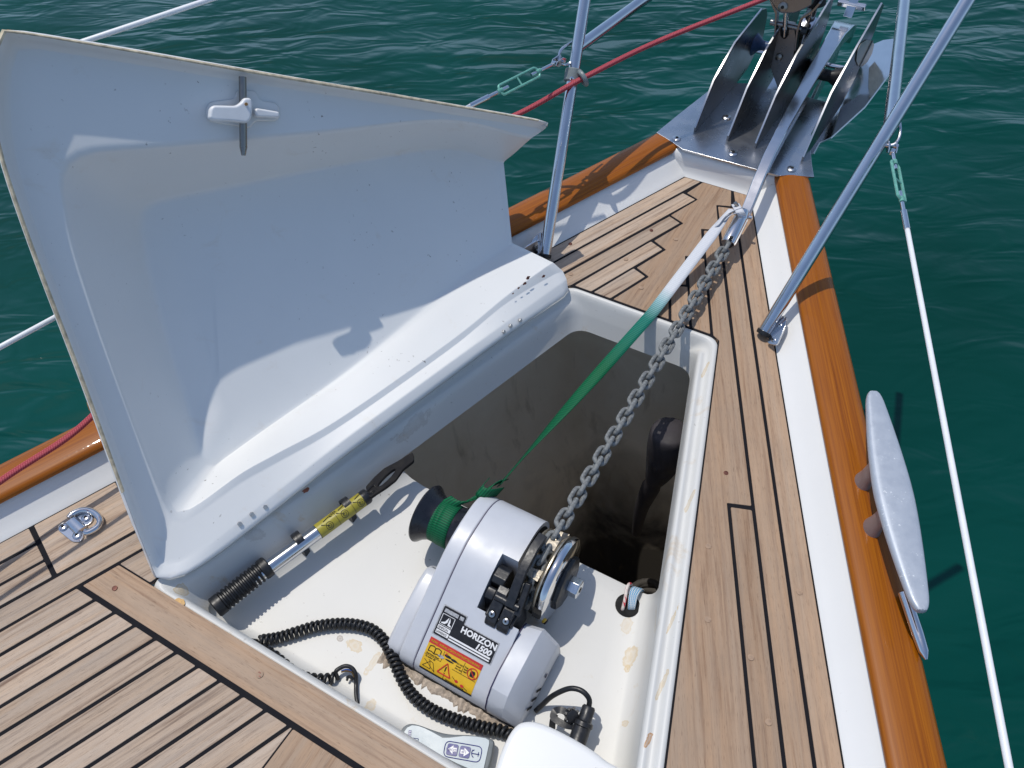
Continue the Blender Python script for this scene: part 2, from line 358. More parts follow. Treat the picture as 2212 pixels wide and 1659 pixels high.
# ================================================================== SETTING: water
def water_mat():
    m, n, b = newmat('harbour_water')
    co = N(n, 'ShaderNodeTexCoord').outputs['Object']
    r = mapping(n, co, rot=(0, 0, math.radians(-30)))
    a = noise(n, mapping(n, r, scale=(.7, 1.7, 1)), 1.0, 2, 0.45, 0.9)
    c = noise(n, mapping(n, r, scale=(1.8, 4.6, 1)), 1.5, 2, 0.5, 0.9)
    d = noise(n, mapping(n, co, scale=(3, 6, 1)), 3.0, 2, 0.5)
    s1 = N(n, 'ShaderNodeMath', operation='MULTIPLY_ADD'); n.links.new(a, s1.inputs[0]); s1.inputs[1].default_value = 2.8; n.links.new(c, s1.inputs[2])
    s2 = N(n, 'ShaderNodeMath', operation='MULTIPLY_ADD'); n.links.new(d, s2.inputs[0]); s2.inputs[1].default_value = 0.09; n.links.new(s1.outputs[0], s2.inputs[2])
    cal = N(n, 'ShaderNodeMapRange'); n.links.new(noise(n, mapping(n, co, scale=(.5, .9, 1)), .8, 2, .5), cal.inputs[0]); cal.inputs[1].default_value = .35; cal.inputs[2].default_value = .65
    cal.inputs[3].default_value = .45; cal.inputs[4].default_value = 1.15                  # calmer and rougher patches
    hm = N(n, 'ShaderNodeMath', operation='MULTIPLY'); n.links.new(s2.outputs[0], hm.inputs[0]); n.links.new(cal.outputs[0], hm.inputs[1])
    bump(n, b, hm.outputs[0], 0.60, 0.060)
    cc = noise(n, co, .5, 3, .5)
    col = ramp(n, cc, [(0.3, (0.0002, 0.038, 0.029)), (0.7, (0.0003, 0.060, 0.049))])
    n.links.new(col, b.inputs['Base Color']); b.inputs['Roughness'].default_value = 0.04; b.inputs['IOR'].default_value = 1.33
    b.inputs['Specular IOR Level'].default_value = 0.38
    return m
mb = MB(); R = 900
mb.add([(-R, -R, -1.2), (R, -R, -1.2), (R, R, -1.2), (-R, R, -1.2)], [(0, 1, 2, 3)])
water = mb.build('water', water_mat(), smooth=0); water['kind'] = 'structure'
# ================================================================== SETTING: hull, bulwark
G0, GS = 0.081, 0.455
def g(y): return G0 + GS*(1.574-y)              # half breadth of the teak at the margin seam
def rail_i(y): return 0.125 + 0.45*(1.595-y)     # inner edge of the varnished cap
YA, YF = -0.75, 1.574
ys = [YA+(1.60-YA)*i/24 for i in range(25)]
hull = MB()
for sgn in (1, -1):
    rows = []
    for y in ys:
        gi = g(min(y, 1.60)); ri = rail_i(y)
        prof = [(gi-.002, -.004), (gi+.003, .0005), (gi+.010, .0045), (gi+.022, .0135), (gi+.034, .0235), (gi+.043, .0315), (ri+.001, .038), (ri+.006, .041), (ri+.062, .042), (ri+.075, .03), (ri+.07, -.1), (ri+.03, -.6), (max(ri-.05, .02), -1.3)]
        rows.append([(sgn*a, y, b) for a, b in prof])
    hull.grid(rows, flip=(sgn < 0))
# stem: front bulwark and bow
rows = []
for y, z in ((1.566, -.004), (1.574, .001), (1.580, .010), (1.584, .028), (1.586, .046), (1.594, .053), (1.70, .055)):
    w0 = .106+max(0, z)*.55
    rows.append([(x*w0, y, z) for x in (-1, -.6, -.2, .2, .6, 1)])
hull.grid(rows)
bow = []
for y, h in ((1.58, .20), (1.65, .15), (1.72, .115), (1.80, .07), (1.87, .02)):
    bow.append([(-h, y, .054), (-h*1.0, y, .03), (-h*.8, y-.03, -.3), (-h*.35, y-.2, -1.3), (h*.35, y-.2, -1.3), (h*.8, y-.03, -.3), (h, y, .03), (h, y, .054)])
hull.grid(bow)
hullo = hull.build('boat_hull', 'gel', smooth=50); hullo['kind'] = 'structure'
# ================================================================== SETTING: deck with planks
SW = 0.0452                                      # plank pitch across the boat
def seam(k, y): return g(y) - k*SW
deck = MB()
HF, HAFT = 1.104, 0.163                          # hatch opening, fore and aft edges
def hx(y): return 0.172 + 0.264*(1.104-y)        # half breadth of the opening at the deck
def hxp(y): return 0.1640 + 0.3215*(1.100-y)     # port side, along the hinge
zc = -0.0016
def quad(p): deck.add([(x, y, zc) for x, y in p], [tuple(range(len(p)))])
quad([(-g(HF), HF), (g(HF), HF), (.085, 1.5735), (-.085, 1.5735)])
for s_, hh in ((1, hx), (-1, hxp)): quad([(s_*g(HF), HF), (s_*hh(HF), HF), (s_*hh(HAFT), HAFT), (s_*g(HAFT), HAFT)])
quad([(-g(HAFT), HAFT), (g(HAFT), HAFT), (g(YA), YA), (-g(YA), YA)])
decko = deck.build('deck', 'caulk', smooth=0); decko['kind'] = 'structure'
def clip(poly, a, b, c):                          # keep a*x + b*y <= c
    out = []
    for i in range(len(poly)):
        p, q = poly[i-1], poly[i]; dp = a*p[0]+b*p[1]-c; dq = a*q[0]+b*q[1]-c
        if (dp <= 0) != (dq <= 0):
            t = dp/(dp-dq); out.append((p[0]+(q[0]-p[0])*t, p[1]+(q[1]-p[1])*t))
        if dq <= 0: out.append(q)
    return out
def inset(poly, d):
    n = len(poly); A = sum(poly[i-1][0]*poly[i][1]-poly[i][0]*poly[i-1][1] for i in range(n))
    if A < 0: poly = poly[::-1]
    L = []
    for i in range(n):
        p, q = V(poly[i]), V(poly[(i+1) % n]); e = (q-p)
        if e.length < 1e-5: continue
        e.normalize(); nn = V((-e.y, e.x)); L.append((p+nn*d, e))
    out = []
    for i in range(len(L)):
        (p, e), (q, f) = L[i-1], L[i]; den = e.x*f.y-e.y*f.x
        if abs(den) < 1e-4: out.append(q); continue
        t = ((q-p).x*f.y-(q-p).y*f.x)/den; out.append(p+e*t)
    return out
def plank(poly, mat, gap=.0029, z=0.0, name='teak_plank'):
    if len(poly) < 3: return
    P = inset(poly, gap); z += random.uniform(-.0005, .0005)
    ar = abs(sum(P[i-1].x*P[i].y-P[i].x*P[i-1].y for i in range(len(P))))/2
    if ar < 2e-4: return
    P = roundpoly([V((p.x, p.y, 0)) for p in P], .0022, 2)
    mb = MB(); n = len(P)
    Pi = inset([(p.x, p.y) for p in P], .0008)
    bot = [(p.x, p.y, -.012) for p in P]; mid = [(p.x, p.y, z-.0008) for p in P]
    if len(Pi) == n:
        c = sum(P, V((0, 0, 0)))/n
        top = [(p.x+(c.x-p.x)*.0, p.y, z) for p in P]
    mb.prism([V((p.x, p.y, -.012)) for p in P], (0, 0, .012+z))
    return mb.build(name, mat, decko, smooth=0, bevel=.0007, seg=1)
nibs = {1: ((.0582, 1.511), (.0266, 1.500)), 2: ((.0605, 1.418), (.0252, 1.4045)), 3: ((.0645, 1.319), (.0262, 1.3035)), 4: ((.0640, 1.2205), (.0262, 1.2065))}
FRONT = 1.5705
for sg, mt in ((1, 'teak_s'), (-1, 'teak_p')):
    def PL(poly, m=mt, **k): return plank([(sg*x, y) for x, y in poly], m, **k)
    def S(k, y): return (seam(k, y), y)
    # outermost strake
    if sg > 0: PL([S(0, FRONT), S(1, FRONT), S(1, -.7), S(0, -.7)])
    else:
        PL([S(0, FRONT), S(1, FRONT), S(1, .262), S(0, .285)])
        PL([S(1, 1.511), S(2, 1.500), S(2, .246), S(1, .264)])
        PL([S(0, .143), S(1, .128), S(1, -.7), S(0, -.7)]); PL([S(1, .128), S(2, .113), S(2, -.7), S(1, -.7)])
        PL([S(2, .113), S(3, .098), S(3, -.7), S(2, -.7)])
        PL([S(0, .283), S(3, .233), S(3, .100), S(0, .146)], name='pad_block')
    if sg > 0: PL([S(1, 1.511), S(2, 1.500), S(2, -.7), S(1, -.7)])
    # hatch-side plank with nibs, then the strakes that start at its nibs
    hh = hx if sg > 0 else hxp
    PL([nibs[2][0], nibs[2][1], S(3, 1.108), (hh(HF)+.001, HF-.004), (hh(.24)+.001, .24), (hh(.165), .165), S(4, .165), S(4, .349), S(3, .3655), S(3, .753), S(2, .767)])
    if sg > 0: PL([S(2, .765), S(3, .752), S(3, -.7), S(2, -.7)])
    else: PL([S(2, .765), S(3, .752), S(3, .235), S(2, .249)])
    PL([S(3, .364), S(4, .348), S(4, -.7), S(3, -.7)])
    # fore deck, forward of the hatch
    PL([nibs[3][0], nibs[3][1], S(4, 1.108), S(3, 1.108)]); PL([nibs[4][0], nibs[4][1], S(5, 1.108), S(4, 1.108)])
    # aft of the covering board
    for k in range(4, 23):
        yb = .1045
        poly = clip([S(k, yb), S(k+1, yb), S(k+1, -.7), S(k, -.7)], -1, -.06, -.1155)
        PL(poly)
kp = [(-seam(1, FRONT), FRONT), (seam(1, FRONT), FRONT)]
rt = [nibs[1][0], nibs[1][1], (seam(2, 1.418), 1.418), nibs[2][1], (seam(3, 1.319), 1.319), nibs[3][1], (seam(4, 1.2205), 1.2205), nibs[4][1], (seam(5, 1.108), 1.108)]
kp = [(seam(1, FRONT), FRONT)] + rt + [(-x, y) for x, y in reversed(rt)] + [(-seam(1, FRONT), FRONT)]
plank(kp, 'teak_k', name='king_plank')
plank([(-.113, .1045), (.113, .1045), (.155, -.7), (-.155, -.7)], 'teak_k', name='king_plank')
plank([(-seam(4, .1065), .1065), (seam(4, .1065), .1065), (seam(4, .1690), .1690), (-seam(4, .1690), .1690)], 'teak_x', gap=.0035, name='covering_board')
# small forward piece of caulk margin, plugs and screws in the teak
def dot(u, v, r, mat, nm):
    p = PZ(u, v, 0); MB().lathe([(-.002, r), (.0006, r), (.0008, r*.8)], p+V((0, 0, .0004)), (0, 0, 1), 14).build(nm, mat, decko)
for u, v in ((1232, 527), (1568, 1022), (1407, 498)):
    dot(u, v, .0042, 'rust', 'screw')
for u, v in ((1529, 1338), (1727, 1279), (1460, 517), (1233, 592)): dot(u, v, .0052, 'plug', 'wood_plug')
dot(248, 1271, .0045, 'rust', 'screw'); dot(561, 1457, .0058, 'plug', 'wood_plug')
MB().box(PZ(561, 1453, .001), (.004, .0018, .001)).build('screw_slot', 'rust', decko); MB().box(PZ(561, 1461, .001), (.004, .0018, .001)).build('screw_slot', 'rust', decko)
# ================================================================== varnished cap rails
def cap_rail(sg, label):
    path = []; n = 60
    for i in range(n):
        y = -.72+(1.612+.72)*i/(n-1); path.append(V((sg*(rail_i(y)+.036), y, .0435)))
    prof = [(-.037, .000), (-.0380, .006), (-.0370, .0095), (-.0335, .0128), (-.027, .0150), (-.012, .0175), (.004, .0183), (.022, .0170), (.034, .0135), (.0395, .008), (.041, -.002)]
    if sg < 0: prof = [(-a, b) for a, b in prof]
    mb = MB(); mb.sweep(path, prof)
    o = mb.build('cap_rail', 'varnish', smooth=40, uv=lambda c: ((abs(c.x)-rail_i(c.y)), c.y*.9+abs(c.x)*.4))
    tag(o, label, 'cap rail', 'varnished teak cap rails')
    # sealant line under the inner edge
    MB().sweep([p+V((-sg*.0355, 0, .001)) for p in path], [(-.002, -.003), (.002, -.003), (.002, .002), (-.002, .002)]).build('sealant_line', 'caulk', o)
    return o
cap_rail(1, 'varnished orange teak cap rail on the right, under the big mooring cleat')
cap_rail(-1, 'varnished teak cap rail behind the open white lid, crossed by red rope')
# ================================================================== anchor locker: coaming, pan, dark lining
lock = thing('anchor_locker', 'white moulded anchor locker under the open lid, with rust stains and dark chain well', 'locker', (0, .6, -.12))
def hloop(f, s, a, p, zf, zs, za, zp, r=.03, nside=14, narc=7):
    # opening polygon shrunk by f/s/a/p on the fore, starboard, aft and port sides
    yF, yA = HF-f, HAFT+a
    k = math.sqrt(1+.264**2)
    XS = lambda y: hx(y)-s*k
    XP = lambda y: -(hxp(y)-p*k)
    cs = [V((XS(yF), yF, 0)), V((XS(yA), yA, 0)), V((XP(yA), yA, 0)), V((XP(yF), yF, 0))]
    z = [zs, za, zp, zf]                          # side after corner i
    out = []
    for i in range(4):
        b = cs[i]; a_ = cs[i-1]; c = cs[(i+1) % 4]
        zin, zout = z[i-1], z[i]
        rr = max(.006, r)
        p1 = b+(a_-b).normalized()*rr; p2 = b+(c-b).normalized()*rr
        for j in range(narc):
            t = j/(narc-1); q = p1*(1-t)**2+b*2*t*(1-t)+p2*t*t; q.z = zin*(1-t)+zout*t; out.append(q)
        nb = c+(b-c).normalized()*rr
        for j in range(1, nside):
            t = j/nside; q = p2.lerp(nb, t); q.z = zout; out.append(q)
    return out
LO = [hloop(-.004, -.003, -.003, -.003, -.010, -.010, -.014, -.010, .022),
      hloop(0, 0, 0, 0, -.0005, -.0005, -.008, -.0005, .022),
      hloop(.004, .005, .003, .004, .0012, .0012, -.0035, .0008, .022),
      hloop(.008, .010, .006, .009, -.001, -.0005, -.003, -.002, .022),
      hloop(.012, .0135, .009, .014, -.006, -.006, -.0045, -.008, .022),
      hloop(.015, .0175, .012, .018, -.014, -.0085, -.0085, -.012, .022),
      hloop(.019, .023, .0145, .022, -.022, -.0085, -.0145, -.013, .024),
      hloop(.022, .0265, .0165, .027, -.030, -.004, -.023, -.016, .024),
      hloop(.025, .032, .018, .032, -.036, -.004, -.034, -.026, .026),
      hloop(.028, .0355, .019, .037, -.044, -.010, -.046, -.040, .028),
      hloop(.031, .0375, .020, .042, -.052, -.03, -.058, -.054, .03),
      hloop(.040, .040, .022, .052, -.074, -.072, -.075, -.074, .032)]
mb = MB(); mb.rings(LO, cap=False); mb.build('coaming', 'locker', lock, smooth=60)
# pan floor (aft part) with coved sides
ZP = -.12; YE = .586
def panrow(y):
    k = .96*(HF-y)
    xs = hx(y)-.042; xp = -(hxp(y)-.058)
    aft = max(0, min(1, (y-(HAFT+.020))/.025)); za = -.075+(ZP+.075)*(1-(1-aft)**2)**.5 if aft < 1 else ZP
    def zz(t): return max(ZP, za) if True else 0
    pts = []
    for d, z in ((-.012, -.05), (-.003, -.07), (0, -.08), (.003, -.095), (.012, -.110), (.024, -.118), (.036, ZP)): pts.append((xp+d*2.0, z))
    L = xp+.072; Rr = xs-.030
    for i in range(1, 12): pts.append((L+(Rr-L)*i/12, ZP))
    for d, z in ((-.030, ZP), (-.016, -.116), (-.008, -.106), (-.003, -.092), (0, -.07), (.002, -.045), (.004, -.02)): pts.append((xs+d, z))
    return [(x, y, max(z, za)) for x, z in pts]
yy = [HAFT+.019+i*.0045 for i in range(10)] + [HAFT+.075+(YE-HAFT-.075)*i/12 for i in range(13)]
mb = MB(); rows = [panrow(y) for y in yy]
rows.append([(x, y+.004, z-.003) for x, y, z in rows[-1]]); rows.append([(x, y, z-.012) for x, y, z in rows[-1]])
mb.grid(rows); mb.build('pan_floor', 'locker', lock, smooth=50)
# drain hole disc with rope
hc = PZ(1355.6, 1308, ZP)
MB().lathe([(.0005, .0), (.0006, .0215), (.0012, .0215), (.0012, .0)], hc, (0, 0, 1), 24).build('drain_hole', 'hole', lock)
# dark lining of the chain well
mb = MB()
top = hloop(-.03, -.03, .418, -.03, -.065, -.065, -.135, -.065, .03)
def wring(tp, xa, xb, ya, yb, z):
    x0 = min(q.x for q in tp); x1 = max(q.x for q in tp); y0 = min(q.y for q in tp); y1 = max(q.y for q in tp)
    return [V((xa+(xb-xa)*(q.x-x0)/(x1-x0), ya+(yb-ya)*(q.y-y0)/(y1-y0), z)) for q in tp]
R1 = wring(top, -.34, .37, .575, 1.17, -.30); R2 = wring(top, -.27, .38, .57, 1.13, -.50); R3 = wring(top, -.17, .38, .56, 1.06, -.72); R4 = wring(top, -.02, .38, .55, .96, -.95)
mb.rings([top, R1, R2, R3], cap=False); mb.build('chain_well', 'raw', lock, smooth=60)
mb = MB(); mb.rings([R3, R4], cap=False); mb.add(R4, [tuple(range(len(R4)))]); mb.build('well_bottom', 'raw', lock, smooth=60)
# white flange leg at the starboard end of the pan edge
a = PZ(1350, 1260, -.10)
# rounded boss moulded into the aft coaming
bp = [PZ(u, v, -.012) for u, v in ((1060, 1700), (1085, 1620), (1112, 1572), (1140, 1560), (1175, 1566), (1230, 1592), (1280, 1622), (1310, 1645), (1340, 1662), (1400, 1700))]
bo = [q for q in catmull(bp, 4) if q.y > .168]
bo = [V((bo[0].x, .158, -.012))] + bo + [V((bo[-1].x, .158, -.012))]
MB().prism([V((q.x, q.y, -.116)) for q in bo], (0, 0, .1145)).build('rim_boss', 'gel', lock, smooth=40, bevel=.010, seg=5)
# stains: amber drips of old glue, rust streak in the gutter
def blob(cs, mat, nm, z=.0008, par=lock):
    P = roundpoly([c for c in cs], .004, 3); MB().prism(P, (0, 0, z)).build(nm, mat, par, smooth=30)
def zdisc(u, v, z, rx, ry, mat, nm, nrm=(0, 0, 1)):
    c = PZ(u, v, z); pts = []
    for i in range(14):
        a_ = 2*math.pi*i/14; k = random.uniform(.75, 1.15); pts.append(c+V((rx*k*math.cos(a_), ry*k*math.sin(a_), 0)))
    MB().prism(pts, (0, 0, .0012)).build(nm, mat, lock)
for u, v, rx, ry in ((388, 1302, .010, .007), (421, 1333, .007, .005), (456, 1358, .008, .005)): zdisc(u, v, -.0022, rx, ry, 'amber', 'glue_drip')
# things lying deep in the well: a dark hanging bag and the heap of chain
pt = [PY(u, v, .93) for u, v in ((1446, 940), (1432, 1000), (1402, 1060), (1385, 1100), (1375, 1150))]
bag = MB().tube(catmull([pt[0]+V((0, 0, .01)), pt[0], pt[1], pt[2], pt[3], pt[4]], 6), [.004]+[.012+.032*math.sin(min(1, i/16)*math.pi*.75) for i in range(26)][:29] + [.03]*4, 12).build('fender_bag', 'hank') if False else None
rad = []
path = catmull([pt[0]+V((0, 0, .02)), pt[0], pt[1], pt[2], pt[3], pt[4]], 6)
for i in range(len(path)):
    t = i/(len(path)-1); rad.append(.006+.036*math.sin(math.pi*min(1, t*1.6+.08))**.7 if t < .55 else .022-.010*(t-.55)/.45)
o = MB().tube(path, rad, 14).build('hanging_bag', 'hank'); tag(o, 'dark narrow bag hanging against the starboard side of the chain well', 'bag')

random.seed(11); hp = []
for i in range(150):
    a = i*.42; r_ = .055+.03*math.sin(i*.37)+random.uniform(-.01, .01)
    hp.append(V((.20+r_*1.2*math.cos(a)+.03*math.sin(i*.11), .80+r_*1.3*math.sin(a)+.05*math.cos(i*.07), -.90+.0011*i+.012*math.sin(i*.9))))
M['darkrope'] = plain('dark_rope', (0.05, 0.045, 0.04), .8, 0, .4, 200, .4)
o = MB().tube(catmull(hp, 3), .010, 8).build('rope_heap', 'darkrope', smooth=60); tag(o, 'dark heap of rope at the bottom of the chain well', 'rope')
for u, v in ((1622, 1420), (1660, 1560), (1530, 1180), (1352, 560), (1385, 622)): dot(u, v, .0050, 'plug', 'wood_plug')
# ================================================================== hatch lid, opened to port
LA = V((-.457, .181, 0)); LE = V((.305, .952, 0)).normalized(); LB = V((.952, -.305, 0)).normalized()
TH = math.radians(119); LBP = LB*math.cos(TH)+V((0, 0, 1))*math.sin(TH); LN = LB*math.sin(TH)-V((0, 0, 1))*math.cos(TH)
def LP(u, v, d=0.0):                              # point d proud of the lid's flange plane (towards the hatch side)
    return onpl(u, v, LA+LN*d, LN)
lid = thing('hatch_lid', 'large white moulded hatch lid standing open on its port hinge', 'hatch lid', tuple(LA))
NT, NA, NH = 40, 30, 44
def loop(top, aft, hin):
    def seg(pts, n):
        q = [LP(*p) for p in pts]; return resample(catmull(q, 6), n)
    a = seg(top, NT); b = seg([top[-1]]+aft, NA); c = seg([aft[-1]]+hin, NH)
    return a + b[1:] + c[1:]
# loops run: top edge from the bow end aft, down the aft edge, back forward along the hinge
L = []
H_ = .020
L.append(loop([(1181, 272, H_), (1172, 262, H_), (900, 214, H_), (600, 164, H_), (300, 112, H_), (60, 72, H_), (8, 66, H_)],
              [(-10, 100, H_), (-16, 200, H_), (0, 330, H_), (77, 560, H_), (180, 830, H_), (283, 1112, H_), (326, 1222, .010)],
              [(336, 1247, .010), (350, 1254, .016), (400, 1243, .022), (473, 1197, .026), (567, 1124, .028), (737, 992, .028), (954, 831, .028), (1084, 734, .026), (1217, 643, .018), (1228, 629, .016)]))
L.append(loop([(1179, 274, H_*.93), (1168, 264, H_*.93), (900, 217, H_*.93), (600, 167, H_*.93), (300, 115, H_*.93), (62, 76, H_*.93), (13, 71, H_*.93)],
              [(-5, 104, H_*.93), (-11, 200, H_*.93), (5, 330, H_*.93), (82, 560, H_*.93), (184, 830, H_*.93), (286, 1112, H_*.93), (329, 1219, .010)],
              [(339, 1243, .010), (353, 1248, .017), (402, 1237, .024), (473, 1191, .028), (567, 1118, .030), (737, 986, .030), (954, 825, .030), (1084, 728, .028), (1216, 637, .019), (1227, 623, .017)]))
L.append(loop([(1176, 278, .002), (1162, 270, .001), (900, 225, .0), (600, 176, .0), (300, 125, .0), (68, 88, .0), (24, 86, .0)],
              [(8, 112, .0), (2, 200, .0), (16, 330, .0), (92, 560, .0), (192, 830, .0), (294, 1112, .0), (334, 1213, .004)],
              [(344, 1237, .009), (358, 1241, .016), (404, 1229, .024), (473, 1183, .0285), (567, 1110, .0305), (737, 978, .0305), (954, 817, .0305), (1084, 720, .028), (1215, 630, .019), (1226, 617, .017)]))
L.append(loop([(1170, 284, -.006), (1158, 276, -.007), (900, 236, -.007), (600, 190, -.006), (300, 142, -.006), (80, 108, -.006), (40, 112, -.006)],
              [(28, 150, -.006), (24, 230, -.006), (40, 360, -.006), (112, 590, -.006), (208, 840, -.006), (306, 1105, -.006), (342, 1195, -.004)],
              [(354, 1216, .005), (374, 1218, .012), (420, 1196, .020), (475, 1158, .025), (567, 1086, .027), (737, 955, .027), (950, 799, .027), (1084, 703, .024), (1212, 612, .016), (1224, 604, .015)]))
# edge of the recess
L.append(loop([(1150, 297, -.010), (1120, 290, -.010), (960, 258, -.007), (700, 284, -.006), (400, 312, -.006), (220, 325, -.006), (172, 336, -.006)],
              [(146, 352, -.006), (132, 392, -.006), (140, 450, -.006), (170, 575, -.006), (262, 845, -.006), (340, 1050, -.006), (362, 1096, -.006)],
              [(370, 1120, -.004), (386, 1128, .000), (430, 1104, .004), (520, 1040, .006), (600, 996, .006), (737, 918, .006), (977, 749, .006), (1094, 653, .006), (1200, 590, .006), (1216, 586, .007)]))
# crest row (hinge side dips into a channel between this row and the last)
L.append(loop([(1146, 300, -.013), (1114, 294, -.014), (960, 264, -.012), (700, 290, -.011), (400, 318, -.011), (224, 332, -.011), (178, 343, -.011)],
              [(153, 359, -.011), (140, 396, -.011), (148, 452, -.011), (178, 575, -.011), (268, 843, -.011), (346, 1044, -.011), (367, 1086, -.010)],
              [(376, 1104, -.008), (392, 1108, -.002), (434, 1086, .002), (520, 1024, .0055), (600, 980, .0055), (737, 904, .0055), (977, 736, .0055), (1094, 641, .0055), (1180, 578, .005), (1196, 568, .005)]))
L.insert(5, [a.lerp(b, .93) for a, b in zip(L[3], L[4])]) if False else None
L = [L[0], L[1], L[2], [a.lerp(b, .85) for a, b in zip(L[2], L[3])], L[3], [a.lerp(b, .10) for a, b in zip(L[3], L[4])], [a.lerp(b, .92) for a, b in zip(L[3], L[4])], L[4], L[5]]
DD = -.125
fl = dict(top=[(1088, 352, -.115), (1060, 345, -.120), (962, 322, DD), (760, 352, DD), (560, 392, DD), (400, 424, DD), (345, 436, DD)],
          aft=[(318, 450, DD), (308, 480, DD), (318, 560, -.120), (360, 720, -.106), (410, 880, -.086), (440, 975, -.064), (450, 996, -.060)],
          hin=[(458, 1004, -.059), (470, 1000, -.058), (560, 935, -.057), (760, 790, -.058), (980, 610, -.066), (1106, 524, -.076)])
FLo = loop(fl['top'], fl['aft'], fl['hin'])
ED = L[-1]
for k in (.03, .12, .28, .46, .64, .80, .92): 
    e2 = k; dz = k if k < .75 else .75+.25*(1-(1-(k-.75)/.25)**1.6)
    row = []
    for p, q in zip(ED, FLo):
        r_ = p.lerp(q, e2); cur = (r_-LA).dot(LN); dp = (p-LA).dot(LN); dq = (q-LA).dot(LN)
        row.append(r_+LN*((dp+(dq-dp)*dz)-cur))
    L.append(row)
L.append(FLo)
cenl = sum(FLo, V((0, 0, 0)))/len(FLo)
# floor: bridge top run to hinge run
mb = MB(); mb.grid(L)
mb_o = mb
def at_a(run, a):                                  # point of a run of the floor edge at distance a along the hinge
    R_ = sorted(run, key=lambda q: (q-LA).dot(LE))
    if a <= (R_[0]-LA).dot(LE): return R_[0]
    for q0, q1 in zip(R_, R_[1:]):
        a0, a1 = (q0-LA).dot(LE), (q1-LA).dot(LE)
        if a0 <= a <= a1: return q0.lerp(q1, (a-a0)/(a1-a0+1e-9))
    return R_[-1]
TT, HH = FLo[:NT], FLo[NT+NA-2:]
aA = max((q-LA).dot(LE) for q in FLo[NT-1:NT+NA-1])+.10; aB = min((FLo[0]-LA).dot(LE), (FLo[-1]-LA).dot(LE))
def spine(q):
    a = min(max((q-LA).dot(LE), aA), aB); return (at_a(TT, a)+at_a(HH, a))/2
rows = [[q.lerp(spine(q), t)-LN*(.0025*math.sin(min(1, t*4)*math.pi/2)) if t else q for q in FLo] for t in (0, .03, .08, .16, .28)]
mb.grid(rows)
mb.add(rows[-1], [tuple(range(len(rows[-1])))])
fr_ = [r[0] for r in rows]+[r[-1] for r in reversed(rows)]; mb.add(fr_, [tuple(range(len(fr_)))])
bm_ = mb
shell = mb.build('shell', 'lid', lid, smooth=70)
bm = bmesh.new(); bm.from_mesh(shell.data); bmesh.ops.remove_doubles(bm, verts=bm.verts, dist=.0006); bmesh.ops.recalc_face_normals(bm, faces=bm.faces)
# make normals face the hatch side
s_ = sum((f.normal.dot(LN)*f.calc_area() for f in bm.faces)); 
if s_ < 0: bmesh.ops.reverse_faces(bm, faces=bm.faces)
bm.to_mesh(shell.data); bm.free()
md = shell.modifiers.new('Solidify', 'SOLIDIFY'); md.thickness = .006; md.offset = -1
wm = shell.modifiers.new('Weighted', 'WEIGHTED_NORMAL'); wm.mode = 'FACE_AREA'; wm.weight = 60; wm.keep_sharp = True
# turned edge all round: outer side and its chipped paint
O0 = L[0]
mb = MB(); mb.grid([[p+LN*.0006 for p in O0], [p-LN*.004+(p-cenl).normalized()*.0015 for p in O0], [p-LN*.020+(p-cenl).normalized()*.0018 for p in O0], [p-LN*.022-(p-cenl).normalized()*.004 for p in O0]])
mb.build('edge', 'gel', lid, smooth=50)
mb = MB(); E0 = O0[2:NT+NA-6]
mb.grid([[p+LN*.0012-(p-cenl).normalized()*.0035 for p in E0], [p+LN*.0016-(p-cenl).normalized()*.0008 for p in E0], [p-LN*.001+(p-cenl).normalized()*.0024 for p in E0]])
mb.build('chipped_edge', 'chip', lid, smooth=50)
# latch: steel bolt held by a white lever in a moulded base
p0, p1 = LP(524, 166, .012), LP(526, 336, .012)
ax = (p1-p0).normalized()
latch = MB().lathe([(0, .0058), ((p1-p0).length-.012, .0058), ((p1-p0).length, .0032)], p0, ax, 16).build('latch_bolt', 'furl', lid)
bx = LP(600, 240, .0)-LP(450, 255, .0); bx.normalize(); by = LN.cross(bx)
base = roundpoly([LP(u, v, -.006) for u, v in ((445, 222), (505, 214), (508, 196), (552, 196), (560, 218), (601, 222), (603, 262), (548, 262), (540, 278), (505, 272), (443, 262))], .012, 4)
MB().prism(base, LN*.005).build('latch_base', 'gel', lid, bevel=.003, seg=3)
lev = roundpoly([LP(u, v, .012) for u, v in ((449, 236), (456, 229), (505, 230), (517, 221), (522, 213), (536, 213), (541, 224), (538, 258), (528, 268), (500, 264), (456, 262), (447, 256))], .006, 4)
MB().prism(lev, LN*.014).build('latch_lever', 'white', lid, bevel=.005, seg=4)
lev = roundpoly([LP(u, v, .002) for u, v in ((545, 234), (598, 243), (599, 256), (545, 254))], .006, 4)
MB().prism(lev, LN*.014).build('latch_lever', 'white', lid, bevel=.004, seg=3)
q = LP(532, 225, .0275); MB().lathe([(-.002, .0024), (.0008, .0024)], q, LN, 10).build('rivet', 'rusty', lid)
# hinge bolts along the lip, in two groups of three
for u, v in ((544, 1111), (573, 1095), (518, 1132), (1088, 717), (1103, 704), (1124, 692)):
    c = LP(u, v, .0285); MB().lathe([(-.003, .0042), (.0022, .0042), (.003, .0036)], c, LN, 6).build('hinge_nut', 'bolt', lid, smooth=20)
    
# drain plug on the recess floor
c = LP(754, 570, -.1000); MB().lathe([(-.001, .0118), (.0010, .0118), (.0014, .0100), (.0010, .0092)], c, LN, 24).build('plug', 'white', lid)
